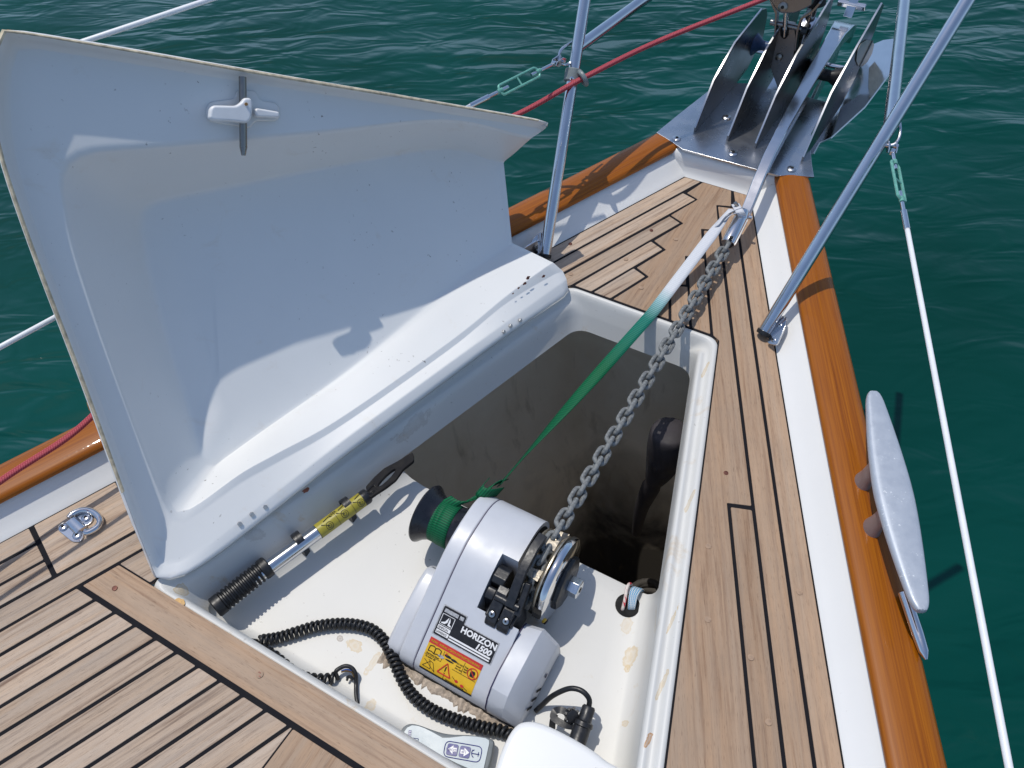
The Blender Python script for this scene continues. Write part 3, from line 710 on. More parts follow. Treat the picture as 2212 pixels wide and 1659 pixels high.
# rusty paint chips along the edge
for u, v, s1 in ((24, 70, .012), (150, 88, .010), (240, 103, .020), (430, 137, .008), (700, 180, .006), (20, 395, .010), (96, 610, .010), (195, 880, .010), (205, 905, .008), (237, 985, .014), (288, 1112, .010)):
    c = LP(u, v, .0022); t = (LP(u+12, v+2, .002)-c) if v < 200 else (LP(u+5, v+13, .002)-c); t.normalize(); s2 = LN.cross(t)
    pts = [c+t*s1*math.cos(a)*random.uniform(.7, 1.2)+s2*.0028*math.sin(a)*random.uniform(.6, 1.2) for a in [i*math.pi/5 for i in range(10)]]
    MB().prism(pts, LN*.0008).build('chip', 'rusty', lid)
for u, v, r_ in ((1140, 600, .0035), (1133, 612, .003), (1120, 622, .002), (1173, 597, .0028), (1108, 634, .0016), (660, 1059, .004)):
    c = LP(u, v, .028 if u < 700 else .014); pts = [c+LE*r_*1.6*math.cos(a)*random.uniform(.5, 1.3)+LBP*r_*math.sin(a)*random.uniform(.5, 1.3) for a in [i*math.pi/5 for i in range(10)]]
    MB().prism([p for p in pts], LN*.0012).build('rust_spot', 'rust', lid)
# ================================================================== bow roller
ZT = .062
br = thing('bow_roller', 'stainless bow roller fitting with four upright cheek plates at the stem', 'bow roller', (0, 1.7, ZT))
plate = [(-.104, 1.584), (.132, 1.587), (.150, 1.600), (.203, 1.618), (.186, 1.66), (.172, 1.70), (.150, 1.78), (.150, 1.93), (-.06, 1.925), (-.125, 1.90), (-.165, 1.72), (-.185, 1.62), (-.135, 1.60)]
pts = [V((x, y, ZT-.005)) for x, y in plate]
MB().prism(pts, (0, 0, .005)).build('base_plate', 'plate', br, bevel=.001, seg=2)
def cheek(x0, dx, prof, mat='plate_d', th=.005):
    pl = [V((x0+dx*(y-1.665), y, z)) for y, z in prof]
    ck_ = MB().prism(pl, (th, 0, 0)).build('cheek', mat, br, smooth=20, bevel=.0008, seg=2)
    ed = [q+V((th/2, 0, .0006)) for q in pl[1:5]]
    MB().sweep(ed, [(-th*.52, -.001), (th*.52, -.001), (th*.40, .0016), (-th*.40, .0016)]).build('cheek_sunlit_edge', 'plate', ck_)  # brighter steel strip paints the sun along the top edge
    return ck_
pr = [(1.664, ZT), (1.664, ZT+.012), (1.736, .160), (1.83, .214), (2.02, .262), (2.05, .255), (2.06, .20), (2.04, .12), (1.95, .075), (1.90, ZT)]
cheek(-.106, .07, [(1.664, ZT), (1.664, ZT+.010), (1.736, .160), (1.84, .205), (2.00, .218), (2.035, .205), (2.055, .18), (2.06, .12), (1.98, .068), (1.91, ZT)])
cheek(-.023, .055, pr); cheek(.045, .068, pr)
c4 = cheek(.159, .068, [(1.664, ZT), (1.664, ZT+.010), (1.760, .184), (1.90, .232), (2.04, .270), (2.07, .255), (2.06, .19), (2.0, .10), (1.93, ZT)])
# slot plate (worn copper coloured slot in the outer cheek)
sl_ = []
z3 = lambda x, y: (1474.7+x/3, y/3)
def cx4(u, v): return onpl(u, v, (.1655, 1.665, 0), V((1, -.068, 0)).normalized())
for x, y in ((1130, 330), (1150, 285), (1190, 258), (1225, 262), (1238, 290), (1225, 345), (1195, 400), (1160, 432), (1135, 425), (1122, 390)): sl_.append(cx4(*z3(x, y)))
MB().prism(sl_, (.0012, 0, 0)).build('slot', 'tan', br)
a_, b_ = cx4(*z3(1140, 430)), cx4(*z3(1225, 262)); MB().tube([a_+V((.003, 0, 0)), b_+V((.003, 0, 0))], .0018, 8).build('slot_bar', 'furl', br)
for x, y in ((285, 763), (325, 997), (707, 1097)): screw(br, PZ(*z3(x, y), ZT), (0, 0, 1), .0105, 'plate', 'plate_screw')
screw(br, PZ(1462, 300, ZT), (0, 0, 1), .0105, 'plate', 'plate_screw')
# rollers between the cheeks
MB().lathe([(0, .034), (.012, .030), (.030, .015), (.034, .012), (.048, .012), (.058, .026), (.066, .030)], V((-.092, 2.0, .128)), (1, .06, 0), 28).build('roller', 'blueroll', br)
MB().lathe([(0, .03), (.03, .014), (.055, .014), (.085, .03)], V((.075, 1.97, .105)), (1, .06, 0), 28).build('roller', 'rubber', br)
MB().lathe([(0, .006), (.29, .006)], V((-.11, 1.99, .115)), (1, .06, 0), 12).build('roller_pin', 'inox', br)
# ================================================================== anchor
an = thing('anchor', 'shiny steel anchor stowed on the bow roller, long flat shank over the deck', 'anchor', (.1, 1.7, .1))
sp = [(.107, 1.395, .058, .010), (.105, 1.44, .070, .012), (.102, 1.50, .095, .013), (.100, 1.57, .121, .0135), (.099, 1.66, .132, .014), (.099, 1.76, .141, .016), (.100, 1.88, .151, .0185), (.102, 2.0, .158, .020), (.104, 2.08, .163, .023), (.106, 2.135, .160, .029), (.108, 2.175, .143, .030), (.109, 2.20, .11, .024)]
rings = []
for i, (x, y, z, hw) in enumerate(sp):
    a = V(sp[min(i+1, len(sp)-1)][:3])-V(sp[max(i-1, 0)][:3]); a.normalize(); sd = V((1, 0, 0)); up = sd.cross(a); c = V((x, y, z)); dp = .030 if i > 3 else .016+.004*i
    rings.append([c-sd*hw*.9, c-sd*hw*.8+up*.002, c+sd*hw*.8+up*.002, c+sd*hw*.9, c+sd*hw*.9-up*dp, c-sd*hw*.9-up*dp])
MB().rings(rings).build('shank', M['inox'], an, smooth=25, bevel=.0015, seg=2)
# shackle block and tongue at the crown
MB().box((.1075, 2.165, .195), (.070, .012, .014), Matrix.Rotation(.35, 3, 'X')).build('crown_bar', 'inox', an, bevel=.002)
tg = [V((.108, 2.15, .17)), V((.109, 2.165, .20)), V((.110, 2.185, .225)), V((.112, 2.20, .262))]
MB().sweep(tg, [(-.011, -.003), (.011, -.003), (.011, .003), (-.011, .003)], up=(0, -1, .3)).build('tongue', 'inox', an, bevel=.001)
# flukes: folded plates below the roller
fk = MB()
ctr = [V((.105, 1.70, -.01)), V((.105, 1.95, .01)), V((.107, 2.20, .06))]
fn = V((-.50, -.12, .86)).normalized()
fl_ = [onpl(*z3(x, y), (.19, 1.72, .035), fn) for x, y in ((1395, 245), (1368, 440), (1180, 690), (960, 890), (885, 925), (850, 990), (800, 1010), (960, 700), (1100, 400), (1200, 300), (1300, 258))]
fk.prism(fl_, fn*-.005); fk.build('fluke', 'inox', an, smooth=20, bevel=.001)
fm = [V((.205-p.x, p.y+.02, p.z-.075)) for p in fl_]
MB().prism(fm, (0, 0, -.005)).build('fluke', 'inox', an, smooth=20, bevel=.001)
MB().prism([V((.10, 2.20, .12)), V((.10, 2.05, .07)), V((.10, 1.86, .005)), V((.10, 1.9, -.03)), V((.10, 2.2, .03))], (.008, 0, 0)).build('keel_web', 'plate', an, bevel=.001)
# swivel at the shank's end
s0, s1 = V((.1035, 1.425, .066)), V((.1015, 1.338, .040)); ax = (s1-s0).normalized(); Ls = (s1-s0).length
sw = MB().lathe([(0, .011), (.004, .0135), (.018, .0150), (.022, .0158), (.024, .0150), (.026, .0160), (Ls-.006, .0165), (Ls, .0150)], s0, ax, 28).build('swivel', 'chrome', an, smooth=40)
MB().box(s1+V((.003, .010, .0125)), (.008, .028, .010), Matrix.Rotation(-.28, 3, 'X')).build('swivel_slot', 'hole', sw, bevel=.002)
MB().lathe([(-.021, .004), (.021, .004)], s0+ax*.010, (1, 0, 0), 12).build('swivel_pin', 'inox', sw)
MB().lathe([(0, .0042), (.02, .0042)], s0+ax*.004+V((-.012, 0, .006)), (-.5, -.2, .8), 12).build('swivel_lug', 'furl', sw)
# ================================================================== furling gear foot at the forestay
fu = thing('furler_foot', 'dark steel forestay toggle and furler bracket above the bow roller', 'furler', (.0, 1.9, .1))
def YP(x, y, Y): return PY(*z3(x, y), Y)
Y0 = 1.90
tgl = roundpoly([YP(598, 230, Y0), YP(625, 150, Y0), YP(720, 165, Y0), YP(735, 240, Y0), YP(715, 420, Y0), YP(690, 640, Y0), YP(640, 640, Y0), YP(560, 420, Y0)], .006, 3)
MB().prism(tgl, (0, .02, 0)).build('toggle_plate', 'furl', fu, bevel=.002)
slot_ = roundpoly([YP(632, 175, Y0-.002), YP(688, 175, Y0-.002), YP(683, 235, Y0-.002), YP(660, 258, Y0-.002), YP(632, 235, Y0-.002)], .005, 3)
MB().prism(slot_, (0, .0012, 0)).build('toggle_slot', 'hole', fu)
MB().tube([YP(672, 60, Y0-.006), YP(660, 235, Y0-.006)], .0062, 12).build('forestay_stud', 'inox', fu)
c = YP(625, 372, Y0-.002); MB().lathe([(0, .0085), (.003, .0085), (.004, .007)], c, (0, -1, .2), 20).build('clevis_pin', 'furl', fu)
for sgx, pl in ((0, ((575, 0), (612, 80), (600, 225), (592, 225), (598, 90), (560, 0))), (1, ((880, 20), (835, 70), (760, 120), (735, 200), (722, 330), (732, 330), (748, 205), (770, 130), (848, 78), (895, 25)))):
    MB().prism([YP(x, y, Y0-.012) for x, y in pl], (0, .02, 0)).build('bracket_arm', 'plate_d', fu, bevel=.0006)
bk = [YP(x, y, Y0-.03) for x, y in ((562, -60), (562, 5), (608, 70), (640, 90), (715, 88), (760, 75), (840, 35), (852, -60))]
MB().prism(bk, (0, .045, 0)).build('bracket_body', 'plate_d', fu, bevel=.004, seg=3)
screw(fu, YP(650, 45, Y0-.031), (0, -1, .25), .011, 'furl', 'bracket_screw')
MB().lathe([(-.03, .007), (.045, .007)], YP(650, 160, Y0+.004), (1, 0, 0), 14).build('cross_pin', 'plate_d', fu)
MB().lathe([(0, .009), (.012, .009)], YP(770, 195, Y0), (1, 0, 0), 8).build('pin_nut', 'rubber', fu)
MB().tube([YP(870, -60, 1.93), YP(865, 30, 1.93)], .022, 16).build('furler_drum', 'rubber', fu)
MB().tube([YP(850, 20, 1.955), YP(818, 140, 1.955), YP(730, 420, 1.955), YP(700, 560, 1.955)], [.012, .012, .016, .016], 14).build('bail_tube', 'inox', fu)
MB().lathe([(0, .021), (.004, .022), (.008, .012)], YP(815, 150, 1.95), (.1, -.3, 1), 24).build('flange', 'inox', fu)
# ================================================================== pulpit
pu = thing('pulpit', 'polished stainless tube pulpit with raked legs either side of the bow', 'pulpit', (0, 1.17, 0))
FS = {1: V((.252, 1.169, .03)), -1: V((-.252, 1.169, .03))}
def leg_d(s): return V((.23*s, .90, 1))
RT = .0127
for s in (1, -1):
    F0 = FS[s]; d = leg_d(s)
    a = F0 - d*.016
    pth = catmull([a, F0+d*.02, F0+d*.10, F0+d*.32, F0+d*.62], 6)
    MB().tube(pth, RT, 24).build('leg', 'inox', pu, smooth=40)
    J = F0 + d*.303
    MB().tube([J+d.normalized()*.0, J+V((-.165*s, 1, 0))*.9], RT*.98, 24).build('top_rail', 'inox', pu, smooth=40)
    dn = d.normalized()
    MB().lathe([(-.008, .0135), (-.004, .0145), (.0, .0145), (.001, .0125)], a, dn, 20).build('rubber_plug', 'rubber', pu)
    # weld and foot bracket on the bulwark
    wn = V((-s*.62, -.30, .72)).normalized(); al = V((-GS*s, 1, 0)).normalized()
    c = F0 + V((s*.022, -.012, -.006))
    up = wn.cross(al).normalized()
    tx = (al*.55+V((0, 0, .5))).normalized(); tx = (tx-wn*tx.dot(wn)).normalized(); ty = wn.cross(tx)
    poly = roundpoly([c+tx*x+ty*y for x, y in ((-.034, -.012), (-.030, .014), (.014, .014), (.034, .006), (.034, -.006), (.014, -.014))], .008, 4)
    bp_ = MB().prism(poly, wn*.004).build('foot_bracket', 'inox', pu, bevel=.001)
    for q in (-.022, .012): screw(pu, c+tx*q+wn*.004, wn, .0048, 'inox', 'bracket_screw')
    if s < 0:
        for q in ((-.272, 1.135, .024), ):
            pl = roundpoly([V(q)+V((x*.4, x, z)) for x, z in ((-.020, -.022), (-.020, .030), (.014, .030), (.014, -.022))], .006, 3)
            MB().prism(pl, (.004, 0, 0)).build('foot_bracket', 'inox', pu, bevel=.001)
# fairlead clip on the port leg
cl = FS[-1]+leg_d(-1)*.262; dp_ = leg_d(-1).normalized()
fa = thing('fairlead', 'grey plastic rope fairlead clamped to the left pulpit leg', 'fairlead', tuple(cl))
M['fair'] = plain('grey_plastic', (0.20, 0.23, 0.23), .4)
MB().lathe([(-.013, .0165), (-.011, .0185), (.011, .0185), (.013, .0165)], cl, dp_, 24).build('clamp', 'fair', fa, smooth=40)
rg = cl+V((.026, -.006, .004)); rd = V((.55, .75, .35)).normalized()
ring = [rg+(V((0, 0, 1))-rd*rd.z).normalized()*.014*math.cos(t)+rd.cross((V((0, 0, 1))-rd*rd.z).normalized())*.014*math.sin(t) for t in [2*math.pi*i/20 for i in range(20)]]
MB().tube(ring, .0052, 10, closed=True).build('ring', 'fair', fa)
screw(fa, cl+V((.006, -.018, .004)), (.3, -.9, .3), .005, 'inox')
# ================================================================== red furling line
def rope_mat(name, c1, c2, sc=900):
    m, n, b = newmat(name); tc = N(n, 'ShaderNodeTexCoord'); 
    g1 = mapping(n, tc.outputs['UV'], scale=(1, 1, 1)); wv = N(n, 'ShaderNodeTexWave'); wv.wave_type = 'BANDS'; wv.bands_direction = 'DIAGONAL'
    wv.inputs['Scale'].default_value = 1; wv.inputs['Distortion'].default_value = 0
    n.links.new(g1, wv.inputs['Vector'])
    ck = N(n, 'ShaderNodeTexChecker'); ck.inputs['Scale'].default_value = 1.0
    mp = mapping(n, tc.outputs['UV'], scale=(8, 1, 1), rot=(0, 0, 0)); n.links.new(mp, ck.inputs['Vector'])
    ck.inputs['Color1'].default_value = (*c1, 1); ck.inputs['Color2'].default_value = (*c2, 1)
    n.links.new(ck.outputs[0], b.inputs['Base Color']); b.inputs['Roughness'].default_value = .75
    bump(n, b, ck.outputs['Fac'], .5, .0012)
    return m
M['red'] = rope_mat('red_braid', (0.55, 0.10, 0.12), (0.34, 0.035, 0.05))
def rope(path, r, mat, name, parent=None, seg=12, pitch=.004, twist=1.0):
    P = [V(p) for p in path]
    mb = MB(); mb.tube(P, r, seg, cap=True); o = mb.build(name, mat, parent, smooth=60)
    l = o.data.uv_layers.new(name='UVMap'); Ls = [0]
    for i in range(1, len(P)): Ls.append(Ls[-1]+(P[i]-P[i-1]).length)
    for f in o.data.polygons:
        ids = [o.data.loops[i].vertex_index for i in f.loop_indices]; ks = [i % seg for i in ids]
        wrap = max(ks)-min(ks) > seg/2
        for li, vi in zip(f.loop_indices, ids):
            k = vi % seg; k = k+seg if (wrap and k < seg/2) else k
            l.data[li].uv = (k/seg + twist*Ls[vi//seg]/pitch/8, Ls[vi//seg]/pitch)
    return o
A0 = rg
r1 = [PZ(-900, 1676, .115), PZ(-400, 1320, .12), PZ(0, 1040, .125), PZ(195, 903, .135), V((-.70, .56, .165)), V((-.645, .82, .20)), V((-.55, 1.04, .235)), PX(1097, 256, -.41), A0, PY(1420, 90, 1.62), PY(1650, -2, 1.84), PY(1760, -50, 1.92)]
o = rope(resample(catmull(r1, 14), 260), .0056, 'red', 'furling_line'); tag(o, 'red braided furling line running through the fairlead on the pulpit', 'rope')
# ================================================================== lifelines
def lifeline(label, start, end, tb0, tb1, name='lifeline', via=()):
    """start: eye on the pulpit; tb0..tb1: stretch (metres from the eye) taken by the rigging screw"""
    d = (end-start).normalized()
    t = thing(name, label, 'lifeline', tuple(start), 'white coated lifelines')
    MB().tube([start+d*(tb1+.075)]+(list(via) if via else [end]), .0042, 14).build('wire', 'white', t, smooth=60)
    MB().tube([start+d*(tb1+.030), start+d*(tb1+.078)], .0053, 14).build('swage', 'inox', t)
    MB().tube([start+d*.012, start+d*(tb0+.02)], .0033, 10).build('stud', 'inox', t); MB().tube([start+d*(tb1-.022), start+d*(tb1+.034)], .0034, 10).build('stud', 'inox', t)
    sd = d.cross(V((0, 0, 1))).normalized(); up = sd.cross(d)
    c0, c1 = start+d*tb0, start+d*tb1; w_ = .0105
    ringp = []
    for k in range(13): a = math.pi*k/12; ringp.append(c0+d*(.007-.007*math.sin(a))+ (sd*.8+up*.6)*w_*math.cos(a))
    for k in range(13): a = math.pi*k/12; ringp.append(c1-d*(.007-.007*math.sin(a))-(sd*.8+up*.6)*w_*math.cos(a))
    MB().tube(ringp, .0028, 8, closed=True).build('rigging_screw', 'turn', t)
    m_ = (c0+c1)/2; MB().tube([m_+(sd*.8+up*.6)*w_, m_-(sd*.8+up*.6)*w_], .002, 8).build('bridge', 'turn', t)
    for c_ in (c0, c1): MB().lathe([(-.006, .0048), (.006, .0048)], c_, d, 12).build('collar', 'turn', t)
    # fork end
    jw = MB()
    for q in (-1, 1): jw.prism([start+sd*q*.0055+d*x+up*y for x, y in ((-.010, -.007), (-.012, .003), (-.004, .009), (.014, .006), (.018, -.002), (.010, -.008))], sd*q*.0025)
    jw.box(start+d*.017, (.008, .012, .008)); jw.build('fork', 'inox', t, bevel=.0008)
    MB().tube([start-sd*.012-d*.002, start+sd*.012-d*.002], .0036, 10).build('pin', 'inox', t)
    return t
eS = PZ(1926, 316, .31); eE = PZ(2180, 1659, .30); eE = eS+(eE-eS)*2.2
lifeline('white lifeline on the right, running past the mooring cleat', eS, eE, .050, .155)
eP = PZ(1209, 131, .325); q0, q1 = PZ(120, 685, .345), PZ(0, 750, .345); eQ = q0+(q1-q0)*8; eD = PZ(1000, 237, .325); eM = eP.lerp(q0, .45)+V((-.13, 0, -.02)); eN = eP.lerp(q0, .80)+V((-.13, -.02, -.01))
lifeline('lower white lifeline on the left with green rigging screw, passing behind the lid', eP, eP+(eD-eP)*1.2, .060, .165, via=(eD, eM, eN, q0, q1, eQ))
def eye(p, q, s):
    mid = (p+q)/2
    MB().tube(catmull([p+(q-p)*.0, p+V((0, -.006, -.002)), mid+V((-s*.004, -.020, -.012)), q+V((0, -.004, .002)), q], 6), .0028, 8).build('lifeline_eye', 'inox', pu)
J1 = FS[1]+leg_d(1)*.30; J2 = FS[1]+leg_d(1)*.262
MB().tube(catmull([PZ(1943, 258, .335), PZ(1944, 290, .325), eS+V((.004, .004, .004)), eS+V((-.010, .0, -.002)), PZ(1915, 312, .312)], 6), .003, 8).build('lifeline_eye', 'inox', pu)
MB().tube(catmull([PZ(1240, 88, .335), PZ(1212, 108, .335), eP, PZ(1222, 140, .318), PZ(1236, 132, .312)], 6), .003, 8).build('lifeline_eye', 'inox', pu)
u0, u1 = PX(180, 90, -.80), PX(450, 0, -.70)
o = MB().tube([u0-(u1-u0)*9, u1+(u1-u0)*3], .0042, 14).build('lifeline', 'white', smooth=60); tag(o, 'upper white lifeline crossing the water at the top left', 'lifeline', 'white coated lifelines')
# ================================================================== mooring cleat
ct = thing('mooring_cleat', 'large grey aluminium mooring cleat with scratched top on the right cap rail', 'cleat', (.53, .82, .08))
ZC = .135
e0, e1 = PZ(1879, 845, ZC), PZ(1984, 1325, ZC); md_ = (e0+e1)/2; dc = (e1-e0).normalized(); sd = dc.cross(V((0, 0, 1))).normalized()
rings = []; nL = (e1-e0).length
for i in range(25):
    t = i/24; k = 2*t-1
    wv_ = .0115+.0190*(1-abs(k)**1.6); 
    if t < .04 or t > .96: wv_ *= .62 if (t < .01 or t > .99) else .88
    zt = -.004*(1-abs(k)**2)+ .002*abs(k); th = .011+.006*(1-abs(k))
    bow_ = (.010*(1-k*k))
    c = e0.lerp(e1, t)+sd*(-.004+.0*bow_)
    # slight banana so the inboard edge bulges
    prof = [(-1, -.35), (-.98, .05), (-.88, .42), (-.70, .52), (0, .53), (.6, .52), (.88, .42), (1, -.1), (.9, -.6), (.4, -1.0), (-.4, -1.0), (-.9, -.75)]
    rings.append([c+sd*(a*wv_)+V((0, 0, b*th+zt)) for a, b in prof])
MB().rings(rings).build('horns', 'alu', ct, smooth=60, sub=1)
for t in (.36, .58):
    c = e0.lerp(e1, t); c = V((c.x-.006, c.y, 0)); base_ = V((c.x-.006, c.y+.002, .060)); tp_ = V((c.x, c.y, ZC-.004))
    MB().sweep([base_, base_.lerp(tp_, .25), base_.lerp(tp_, .6), tp_], lambda i: [(math.cos(2*math.pi*k/16)*(.0135, .0105, .0095, .013)[i], math.sin(2*math.pi*k/16)*(.018, .015, .014, .018)[i]) for k in range(16)], up=dc).build('post', 'foot', ct, smooth=60)
c0_, c1_ = PZ(1982, 1368, .066), PZ(2001, 1425, .063)
MB().tube([c0_-(c1_-c0_)*1.6, c0_, c0_.lerp(c1_, .7), c1_], [.009, .009, .0075, .002], 12).build('chafe_strip', 'inox', ct)
# ================================================================== folding pad eye on the port deck
pe = thing('pad_eye', 'stainless folding pad eye with ring, screwed to a teak block at left', 'pad eye', tuple(PZ(170, 1150, 0)))
c4 = lambda x, y: (x*.1488, 932.6+y*.1488)
pb = roundpoly([PZ(*c4(x, y), .0005) for x, y in ((850, 1440), (860, 1360), (960, 1330), (1010, 1290), (1180, 1200), (1290, 1180), (1370, 1260), (1340, 1330), (1190, 1420), (1230, 1530), (1180, 1610), (1060, 1610))], .005, 4)
MB().prism(pb, (0, 0, .0035)).build('base', 'inox', pe, bevel=.001)
for x, y in ((920, 1385), (1120, 1505), (1250, 1250)): screw(pe, PZ(*c4(x, y), .0042), (0, 0, 1), .0078, 'inox')
h0, h1 = PZ(*c4(1030, 1285), .008), PZ(*c4(1165, 1420), .008)
MB().sweep([h0-(h1-h0)*.02, h1+(h1-h0)*.05], [(.011*math.cos(t), .0065*math.sin(t)-.004) for t in [2*math.pi*i/16 for i in range(16)]], up=(0, 0, 1)).build('bridge', 'inox', pe, smooth=50)
rp = [PZ(*c4(x, y), .0085) for x, y in ((1000, 1255), (1060, 1190), (1180, 1140), (1300, 1145), (1400, 1200), (1450, 1275), (1440, 1350), (1380, 1410), (1280, 1460), (1235, 1450))]
MB().tube(catmull(rp, 6), .0056, 14).build('ring', 'inox', pe, smooth=60)
# ================================================================== anchor windlass
wl = thing('windlass', 'grey electric anchor windlass with black drum and chrome chain wheel', 'windlass', (0, .43, -.12))
AXY, AXZ = .508, -.038                              # drum axis
def prof_main(grow=0.0, zb=-.119):
    P = []
    for i in range(13):
        a = math.radians(-62 + 152*i/12); P.append((.528+(.064+grow)*math.cos(a), -.046+(.064+grow)*math.sin(a)))
    P += [(.498, .0185+grow), (.470, .0155+grow), (.442, .006+grow), (.415, -.008+grow), (.385, -.026+grow), (.350, -.047+grow), (.318, -.066+grow), (.300, -.077+grow*.6), (.289, -.086), (.284, -.097), (.283-grow, zb), (.560, zb)]
    return P
def slab(name, x0, x1, pr, mat, bev, parent=wl, seg=3):
    return MB().prism([V((x0, y, z)) for y, z in pr], (x1-x0, 0, 0)).build(name, mat, parent, smooth=32, bevel=bev, seg=seg)
# body, with a stepped recess on its right upper side for the chain wheel
pm = prof_main()
slab('gearbox_body', -.0350, .0262, pm, 'whouse', 0)
low = [(.396, -.119), (.395, -.0202), (.385, -.026), (.350, -.047), (.318, -.066), (.300, -.077), (.289, -.086), (.284, -.097), (.283, -.119)]
slab('gearbox_front', .0262, .1035, low, 'whouse', 0)
nose = []
for i in range(15):
    a = math.radians(-62 + 175*i/14); nose.append((.528+.064*math.cos(a), -.046+.064*math.sin(a)))
nose = nose[:13]+[(.498, .0185), (.482, .0165), (.478, -.02), (.478, -.10), (.55, -.10)]
slab('drum_shroud', .0262, .0560, nose, 'whouse', 0)
inn = [(.528+.056*math.cos(t), -.046+.056*math.sin(t)) for t in [2*math.pi*i/28 for i in range(28)]]
slab('shroud_bore', .0562, .0568, inn, 'hole', 0)
slab('end_cover', -.0660, -.0362, prof_main(-.0005), 'whouse', .004, seg=4)
MB().prism([V((-.0362, y, z)) for y, z in prof_main(.0006)], (.0012, 0, 0)).build('joint_line', 'purple', wl, smooth=30)
# bulged foot on the left side
ft = [(.44, -.119), (.44, -.062), (.425, -.050), (.40, -.052), (.34, -.072), (.305, -.088), (.290, -.098), (.286, -.119)]
slab('gear_foot', -.098, -.0655, ft, 'whouse', .010, seg=5)
# motor cover on the right: chamfered box
mo = MB()
def mrow(x, top, yf, yb): return [V((x, yb, -.112)), V((x, yb, top-.012)), V((x, yb-.008, top-.003)), V((x, yb-.02, top)), V((x, yf+.045, top-.004)), V((x, yf+.022, top-.014)), V((x, yf+.008, top-.030)), V((x, yf, top-.052)), V((x, yf+.001, -.112))]
mo.rings([mrow(.1050, -.034, .281, .418), mrow(.134, -.034, .281, .424), mrow(.160, -.066, .284, .424), mrow(.1625, -.074, .286, .424), mrow(.1640, -.110, .288, .424)])
mo.build('motor_cover', 'whouse', wl, smooth=25, bevel=.0025, seg=3)
jl = MB(); jl.rings([[p+V((0, 0, .0007)) for p in mrow(.1033, -.0337, .2804, .4185)], [p+V((0, 0, .0007)) for p in mrow(.1052, -.0337, .2804, .4185)]]); jl.build('joint_line', 'purple', wl)
for k in range(3): MB().box((.1645, .315+.016*k, -.094), (.0012, .0035, .028), Matrix.Rotation(.5, 3, 'X')).build('vent_slot', 'hole', wl)
MB().lathe([(0, .0042), (.0008, .0042)], (.1645, .372, -.090), (1, 0, 0), 12).build('drain_plug', 'purple', wl)
# bedding compound squeezed out along the front of the base
rowsp = []; random.seed(3)
for i in range(60):
    x = -.10+.28*i/59; j = random.uniform(-.004, .004); h = random.uniform(.002, .007)
    rowsp.append([(x, .292, ZP+.012), (x, .284+j, ZP+h), (x, .276+j, ZP+h*.8), (x, .269+j*1.4, ZP+h*.4), (x, .264+j*1.5, ZP-.001)])
MB().grid(rowsp).build('bedding_compound', 'putty', wl, smooth=0)
slab('base_gasket', -.094, .162, [(.30, -.121), (.30, -.112), (.282, -.112), (.280, -.121)], 'hole', 0)
# drum on the left
dr = MB().lathe([(0, .0), (.001, .030), (.002, .047), (.004, .0530), (.007, .0545), (.010, .0530), (.018, .0455), (.028, .0405), (.040, .0385), (.060, .0385), (.074, .0405), (.084, .045), (.090, .047)], (-.154, AXY, AXZ), (1, 0, 0), 48, cap=False).build('drum', 'drum', wl, smooth=50)
# chain wheel on the right: inner flange, pocketed core, outer flange, clutch cone, nut
gy = MB().lathe([(0, .030), (.0005, .068), (.004, .071), (.007, .069), (.014, .050), (.022, .044), (.030, .050), (.036, .069), (.0395, .073), (.042, .073), (.0425, .060)], (.066, AXY, AXZ), (1, 0, 0), 60).build('chain_wheel', 'tan', wl, smooth=40)
for k in range(7):
    a = 2*math.pi*k/7+.3
    c = V((.088, AXY+.055*math.cos(a), AXZ+.055*math.sin(a)))
    MB().prism([c+V((-.016, -.006, 0)), c+V((-.016, .006, 0)), c+V((.012, .010, 0)), c+V((.012, -.010, 0))], V((0, math.cos(a), math.sin(a)))*.012).build('wheel_tooth', 'tan', gy)
of = MB().lathe([(0, .066), (.001, .0745), (.004, .0765), (.010, .0765), (.0135, .0745), (.0165, .066), (.018, .050), (.0182, .044)], (.1095, AXY, AXZ), (1, 0, 0), 64).build('outer_flange', 'chrome', wl, smooth=35)
for k in (0, 1):
    a = math.radians(168+k*58); c = V((.116, AXY+.0735*math.cos(a), AXZ+.0735*math.sin(a)))
    MB().box(c, (.014, .016, .013), Matrix.Rotation(a, 3, 'X')).build('flange_notch', 'hole', of)
c = V((.1225, AXY-.066, AXZ-.022)); MB().lathe([(0, .0048), (.004, .0048), (.0045, .002)], c, (1, -.4, -.2), 14).build('marker_dot', 'pyel', of)
MB().lathe([(0, .0465), (.002, .0475), (.008, .046), (.010, .040), (.0105, .02)], (.1265, AXY, AXZ), (1, 0, 0), 10).build('clutch_cone', 'rubber', wl, smooth=25, bevel=.0015)
nu = MB().lathe([(0, .0168), (.001, .0172), (.0185, .0172), (.0205, .0150)], (.1365, AXY, AXZ), (1, 0, 0), 6).build('clutch_nut', 'zinc', wl, smooth=20, bevel=.0012)
MB().lathe([(.0203, .0048), (.0212, .0048)], (.1365, AXY, AXZ), (1, 0, 0), 16).build('nut_bore', 'hole', nu)
